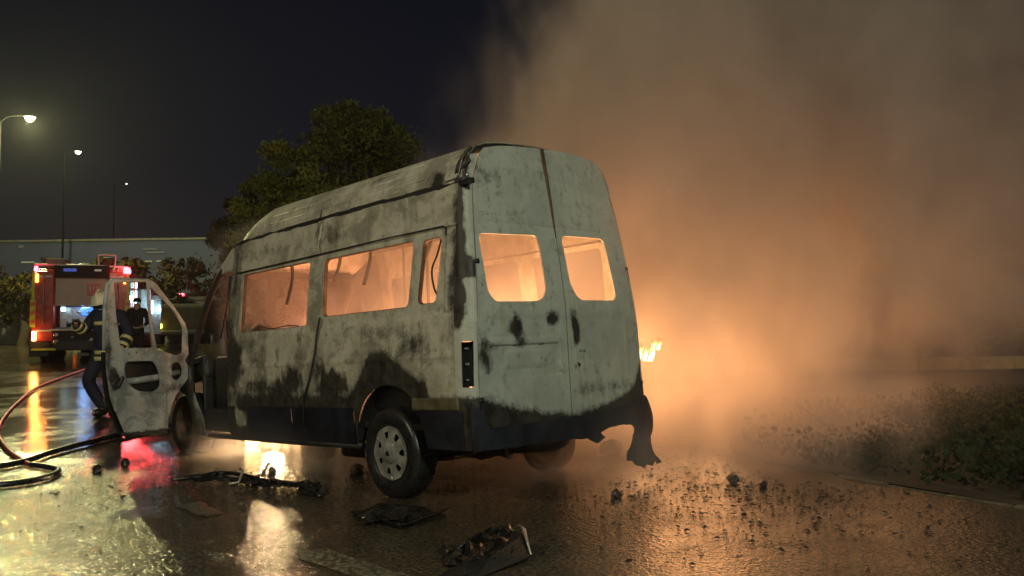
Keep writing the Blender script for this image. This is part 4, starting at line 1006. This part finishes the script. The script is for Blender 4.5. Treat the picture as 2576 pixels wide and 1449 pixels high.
tag(box('far_lane_kerb', (13, 16.45, g(16.4)), (21, .12, .14), M['soil']), 'dark kerb at the far side of the road strip', kind='structure')

# ================================================================== TREES AND PLANTS
def tree(x, y, trunk_h, lobes, leafmat, nleaf, size, label, group=None, seed=0):
    random.seed(seed); z0 = g(y); t = empty('tree', (x, y, z0), 0, label, 'tree', group)
    top = Vector((lobes[0][0] - x, lobes[0][1] - y, lobes[0][2] - z0))
    bm = bmesh.new(); add_tube(bm, spline([(0, 0, -.1), (.1, .05, trunk_h * .5), (.0, 0, trunk_h), tuple(top)], 4), [.22 - .012 * i for i in range(13)], 8)
    for L in lobes:
        c = Vector((L[0] - x, L[1] - y, L[2] - z0)); add_tube(bm, spline([(0, 0, trunk_h * .8), tuple(Vector((0, 0, trunk_h)).lerp(c, .5) + Vector((0, 0, .2))), tuple(c)], 3), [.10, .09, .08, .07, .06, .05, .04], 6)
    from_bm('trunk', bm, M['bark'], t, True)
    pts = []; tone = []
    tot = sum(L[3] ** 2 for L in lobes)
    for L in lobes:
        c = Vector(L[:3]); n = int(nleaf * L[3] ** 2 / tot)
        clumps = []
        for k in range(max(8, int(L[3] * 26))):
            d = Vector((random.gauss(0, 1), random.gauss(0, 1), random.gauss(0, 1))).normalized()
            clumps.append((c + Vector((d.x * L[3], d.y * L[3], d.z * L[3] * (L[4] if len(L) > 4 else .9))) * random.uniform(.55, 1.05), L[3] * random.uniform(.14, .30), random.random()))
        for i in range(n):
            q, r, tn = random.choice(clumps)
            v = Vector((random.gauss(0, 1), random.gauss(0, 1), random.gauss(0, .8))) * r * .55
            pts.append(q + v - Vector((x, y, z0))); tone.append(max(0, min(1, tn * .6 + random.uniform(0, .4))))
    quads('crown', pts, size, leafmat, None, t, tone)
    return t
tree(-4.2, 22, 2.2, [(-4.2, 22, 6.1, 1.6), (-3.2, 22.2, 5.9, 1.1), (-4.5, 22, 7.0, .85), (-3.7, 22, 6.9, .9), (-4.2, 22, 4.0, 1.8), (-3.3, 22, 4.4, 1.1)], M['leaf1'], 30000, .085, 'tallest dark green tree rising behind the van roof', seed=11)
tree(-6.2, 21, 1.8, [(-5.75, 21, 5.45, 1.05), (-6.3, 21, 4.9, 1.0), (-5.3, 21, 4.7, 1.0), (-6.0, 21, 3.6, 1.2)], M['leaf2'], 18000, .075, 'middle olive green tree in front of the tallest one behind the van', seed=12)
tree(-7.2, 21.5, 1.5, [(-7.0, 21.5, 4.6, .8), (-7.4, 21.5, 4.0, .65), (-6.8, 21.5, 3.4, .9)], M['leaf3'], 9000, .07, 'low brownish tree just left of the van roof slope', seed=13)
for (x, y, L, m, lab, sd) in (
    (-19.8, 33, [(-19.9, 33, 3.4, .9), (-20.6, 33, 3.2, 1.0), (-18.9, 33, 3.1, .8)], 'leaf5', 'broad olive tree at the left edge above the retaining wall', 21),
    (-19.1, 35, [(-19.9, 35, 4.6, .65), (-19.3, 35, 4.5, .6)], 'leaf6', 'dark rounded treetop behind the left end of the fire engine roof', 22),
    (-16.4, 34, [(-16.6, 34, 4.5, .75), (-16.2, 34, 3.8, .8)], 'leaf5', 'yellowish lit tree above the middle of the fire engine', 23),
    (-14.5, 33, [(-14.6, 33, 4.0, .95), (-14.0, 33, 3.4, .8), (-15.1, 33, 3.6, .7)], 'leaf5', 'olive tree behind the right corner of the fire engine', 24),
    (-13.2, 35, [(-14.2, 35, 4.5, .85), (-13.5, 35, 3.9, 1.0), (-13.0, 35, 3.0, 1.0)], 'leaf6', 'dark brown tree between the fire engine and the van windscreen', 25),
    (-11.6, 36, [(-12.0, 36, 3.2, 1.2), (-10.6, 36, 3.0, 1.3)], 'leaf6', 'low dark bush seen beside the van windscreen pillar', 26),
    (-24.5, 36, [(-24.5, 36, 4.2, 1.4), (-23.0, 36, 3.8, 1.2)], 'leaf6', 'dark tree farthest left behind the retaining wall', 27)):
    tree(x, y, 1.2, L, M[m], 2600, .12, lab, 'trees around the fire engine', sd)
for (x, y, L, lab, sd) in ((12.2, 19.5, [(12.2, 19.5, 1.6, .8), (11.2, 19.5, 1.25, .6), (13.2, 19.6, 2.2, 1.0)], 'dark shrub behind the low ochre wall next to the smoke', 31),
                       (14.6, 20.5, [(14.2, 20.5, 2.7, 1.1), (15.2, 20.5, 2.2, 1.2)], 'taller dark shrub behind the low ochre wall at the right edge', 32)):
    tree(x, y, .5, L, M['leaf1'], 4000, .08, lab, 'shrubs behind the ochre wall', sd)
# ground cover on the verge
random.seed(5); pts = []; tone = []
def kx(y):
    return lerp_list([(p[1], p[0]) for p in KL[:7]] + [(9.4, 2.5), (10.3, 3.1), (11.2, 4.2), (12.1, 6.0), (12.9, 9.0)], y)
clumps = []
for i in range(900):
    y = 4.0 + 8.6 * random.random() ** 1.0; x = kx(y) + .18 + random.random() * (7.5 if y > 6 else 4)
    if x > .75 * y + 1: continue
    clumps.append((x, y, random.uniform(.10, .26), random.uniform(.05, .28), random.random()))
for (x, y, r, h, tn) in clumps:
    for k in range(34):
        d = random.gauss(0, 1) * r, random.gauss(0, 1) * r
        if x + d[0] < kx(y + d[1]) + .1: continue
        pts.append((x + d[0], y + d[1], g(y) + .05 + random.random() * h)); tone.append(tn * .5 + random.random() * .5)
tag(quads('ground_cover', pts, .032, M['leaf4'], None, None, tone, 1.1), 'low leafy ground cover plants filling the verge', kind='stuff')
# weeds at the kerb in the firelight
for k, (x, y, lab) in enumerate(((2.42, 8.35, 'bent dry weed stem leaning over the kerb in the firelight'), (2.62, 7.75, 'short tuft of dry weeds on the verge nearest to the kerb corner'))):
    bm = bmesh.new()
    for j in range(7):
        a = random.uniform(0, 6.28); h = random.uniform(.08, .22)
        add_tube(bm, [(0, 0, 0), (math.cos(a) * .04, math.sin(a) * .04, h * .6), (math.cos(a) * .12, math.sin(a) * .12, h)], [.006, .005, .002], 5)
    o = from_bm('weed', bm, M['conc']); o.location = (x, y, g(y) + .05); tag(o, lab, 'weed')

# ================================================================== STREET LAMPS
def street_lamp(x, y, h, dirx, diry, label, power, col, glow, r=.16, hs=1.0, pm=None):
    z0 = g(y); L = empty('street_lamp', (x, y, z0), 0, label, 'street lamp', 'street lamps')
    d = Vector((dirx, diry, 0)); arm = d.length
    tube('pole', [(0, 0, 0), (0, 0, h * .6), (0, 0, h)], [.07, .05, .03], pm or M['pole'], L, 10)
    tube('arm', [tuple(q) for q in spline([(0, 0, h - .1), tuple(d * .3 + Vector((0, 0, h + .12))), tuple(d + Vector((0, 0, h + .14)))])], .016, pm or M['pole'], L, 8)
    hd = empty('lamp_head', d + Vector((0, 0, h + .08))); hd.parent = L; hd.rotation_euler = (0, 0, math.atan2(diry, dirx))
    o = lathe('hood', [(0, .10), (.12, .09), (.2, .03), (.2, 0), (.19, 0)], M['dark'], hd, 18, axis='Z'); o.scale = (1.1 * hs, hs, hs)
    o = lathe('bulb', [(0, -.13), (.07, -.11), (.13, -.05), (.16, 0), (0, .02)], emit('lamp_bulb_glass', col, glow), hd, 18, axis='Z'); o.scale = (1.15 * hs, hs, 1.3 * hs); o.location = (0, 0, -.01)
    p = d + Vector((0, 0, h - .12 - .1 * hs)); lamp('lamp_light', p, power, col, r, parent=L)
    return L
street_lamp(-19.0, 30, 9.75 - g(30), 1.1, 0, 'bright yellow street lamp at the upper left edge', 4200, (1, .95, .40), 70, .16, .95)
street_lamp(-23.2, 42, 11.36 - g(42), .7, 0, 'second smaller street lamp right of the bright one', 160, (1, .95, .65), 14, .14, .8)
street_lamp(-29.4, 60, 13.3 - g(60), .9, 0, 'faint farthest street lamp low in the left sky', 20, (.8, .9, .7), 2.0, .1, .5)
street_lamp(12.8, 60, 12.2 - g(60), -1.1, 0, 'tiny distant street lamp glinting through the smoke', 60, (1, 1, .7), 60, .1, .7)
street_lamp(5.6, -5.5, 6.3, -1.4, .6, 'cool white street lamp standing behind the photographer', 2050, (.93, 1.0, .78), 12)
street_lamp(-8.2, -1.5, 6.6, 1.3, .8, 'warm sodium street lamp left of the photographer', 1150, (1.0, .85, .56), 12)

# ================================================================== FLAMES AND SMOKE
def flame(name, x, y, z, n, h, w, col, st, label, seed, spread=.1):
    random.seed(seed); bm = bmesh.new()
    for k in range(n):
        a = random.uniform(-spread, spread), random.uniform(-spread, spread) * .6; hh = h * random.uniform(.5, 1); pts = []; rr = []
        ph = random.uniform(0, 6.28)
        for j in range(9):
            t = j / 8; pts.append((a[0] + .12 * hh * math.sin(ph + t * 4) * t + .25 * hh * t, a[1] + .1 * hh * math.cos(ph + t * 3) * t, hh * t)); rr.append(w * (math.sin(PI * (t * .85 + .12)) ** 1.3) * (1 - t * .55) * random.uniform(.8, 1.2))
        add_tube(bm, pts, rr, 7)
    s = NT(name + '_material'); v = s.coords(); sep = s.n('SeparateXYZ'); s.l(v, sep.inputs[0])
    f = s.smooth(s.math('ADD', sep.outputs['Z'], s.math('MULTIPLY', s.noise(v, 12, 2), h * .4)), h * .15, h * 1.0)
    e = s.n('Emission'); s.l(s.mix(f, c4((1, .72, .28)), c4((1, .25, .04))), e.inputs[0]); s.l(s.smooth(f, 0, 1, st, st * .12), e.inputs[1]); s.l(e.outputs[0], s.out.inputs[0])
    o = from_bm(name, bm, s.m, None, True); o.location = (x, y, z)
    return tag(o, label, 'flame')
flame('flame', 1.33, 8.35, .97, 16, .24, .010, None, 12, 'small flames licking out beside the right side of the van', 3, .09)
flame('flame', 1.46, 8.45, 1.08, 13, .15, .008, None, 12, 'detached flame tongue right of the other flames', 8, .05)
flame('flame', -2.75, 9.55, g(9.55), 10, .26, .05, None, 30, 'bright flames burning under the middle of the van', 4, .35)
FO = (1, .45, .17)
lamp('fire_light', (-2.75, 9.4, .30), 420, (1, .66, .34), .10)
for fx, fy, fz, fp in ((1.8, 9.2, .8, 230), (2.6, 9.8, .9, 200), (3.8, 10.6, 1.0, 170), (1.0, 10.4, 1.7, 60), (5.2, 11.4, 1.2, 50)):
    lamp('fire_light', (fx, fy, fz), fp, FO, .8)  # flameless lamps inside the smoke, added to broaden the fire glow
lamp('fire_light', (1.35, 8.4, 1.15), 18, FO, .12)
def vb(x, y, z): return VO + VM @ Vector((x, y, z))
lamp('fire_light', vb(.75, -.35, .88), 330, (1, .46, .20), .15)
lamp('fire_light', vb(2.2, -.5, .85), 80, (1, .44, .20), .15)
lamp('fire_light', vb(3.9, -.3, 1.5), 150, (1, .36, .16), .15)

s = NT('fire_smoke')
geo = s.n('NewGeometry').outputs['Position']; sp = s.n('SeparateXYZ'); s.l(geo, sp.inputs[0]); X, Y, Z = sp.outputs
mp = s.n('Mapping'); s.l(geo, mp.inputs[0]); mp.inputs['Rotation'].default_value = (0, -.5, 0); mp.inputs['Scale'].default_value = (1.3, 1, .85)
n1 = s.noise(mp.outputs[0], .48, 4, .6, .8); n2 = s.noise(mp.outputs[0], 1.5, 3, .55, .3)
nn = s.math('SUBTRACT', s.math('ADD', s.math('MULTIPLY', n1, .65), s.math('MULTIPLY', n2, .35)), .5)
def lin(a, b, c, d): # a*X + b*Y + c*Z + d
    q = s.math('MULTIPLY_ADD', X, a, d); q = s.math('MULTIPLY_ADD', Y, b, q); return s.math('MULTIPLY_ADD', Z, c, q)
bx = lin(VM[0][0], VM[1][0], VM[2][0], -VO.dot(VM.col[0])); byy = lin(VM[0][1], VM[1][1], VM[2][1], -VO.dot(VM.col[1]))
left = s.math('MULTIPLY_ADD', nn, 4.8, lin(1, 0, -.74, 3.45))
right = s.math('MULTIPLY_ADD', nn, 1.6, lin(-.52, 0, 1, 1.85))
front = lin(0, 1, 0, 0)
mL = s.smooth(left, 0, 1.5); mR = s.smooth(right, 0, 1.0); mF = s.smooth(front, 5.5, 8.2); mB = s.smooth(byy, .3, -1.1); mK = s.smooth(front, 13.6, 12.4)
mod = s.smooth(s.math('MULTIPLY', nn, 1), -.10, .12, .04, 2.0)
plume = s.math('MULTIPLY', s.math('MULTIPLY', s.math('MULTIPLY', mL, mR), s.math('MULTIPLY', mF, mB)), s.math('MULTIPLY', mod, mK))
fade = s.smooth(X, 3.0, 8.0, 1.0, .75)
plume = s.math('MULTIPLY', s.math('MULTIPLY', plume, fade), .55)
inb = s.math('MULTIPLY', s.math('MULTIPLY', s.smooth(bx, .1, .3), s.smooth(bx, 4.5, 4.0)), s.math('MULTIPLY', s.smooth(s.math('ABSOLUTE', byy), .93, .80), s.math('MULTIPLY', s.smooth(Z, .55, .7), s.smooth(Z, 2.5, 2.3))))
inb = s.math('MULTIPLY', inb, s.math('MULTIPLY', mod, .42))
unb = s.math('MULTIPLY', s.math('MULTIPLY', s.smooth(bx, 1.9, 2.6), s.smooth(bx, 4.6, 4.0)), s.math('MULTIPLY', s.smooth(s.math('ABSOLUTE', byy), 1.3, .6), s.smooth(Z, .6, .3)))
unb = s.math('MULTIPLY', unb, 1.3)
mist = s.math('MULTIPLY', s.math('MULTIPLY', s.smooth(bx, -1.0, -.2), s.smooth(bx, 2.6, 1.6)), s.math('MULTIPLY', s.smooth(byy, .3, -.5), s.smooth(Z, .75, .25)))
unb = s.math('ADD', unb, s.math('MULTIPLY', mist, s.math('MULTIPLY', mod, .55)))
den = s.math('ADD', plume, s.math('ADD', inb, unb))
pv = s.n('VolumePrincipled'); pv.inputs['Color'].default_value = (.80, .735, .70, 1); pv.inputs['Anisotropy'].default_value = .15
s.l(den, pv.inputs['Density']); s.l(pv.outputs[0], s.out.inputs['Volume'])
s.m.cycles.volume_step_rate = .5
bm = bmesh.new(); add_box(bm, (2.4, 9.7, 4.0), (15.5, 8.4, 7.96))
tag(from_bm('smoke', bm, s.m), 'thick fire lit smoke rising from the burning van', kind='stuff')

# thin haze volume, added to give the lamps a halo
s = NT('thin_haze'); pv = s.n('VolumePrincipled'); pv.inputs['Color'].default_value = (.85, .87, .9, 1); pv.inputs['Density'].default_value = .0006; pv.inputs['Anisotropy'].default_value = .3
s.l(pv.outputs[0], s.out.inputs['Volume'])
bm = bmesh.new(); add_box(bm, (0, 35, 8), (180, 110, 19))
tag(from_bm('haze', bm, s.m), 'thin haze added for the glow round the lamps', kind='stuff')
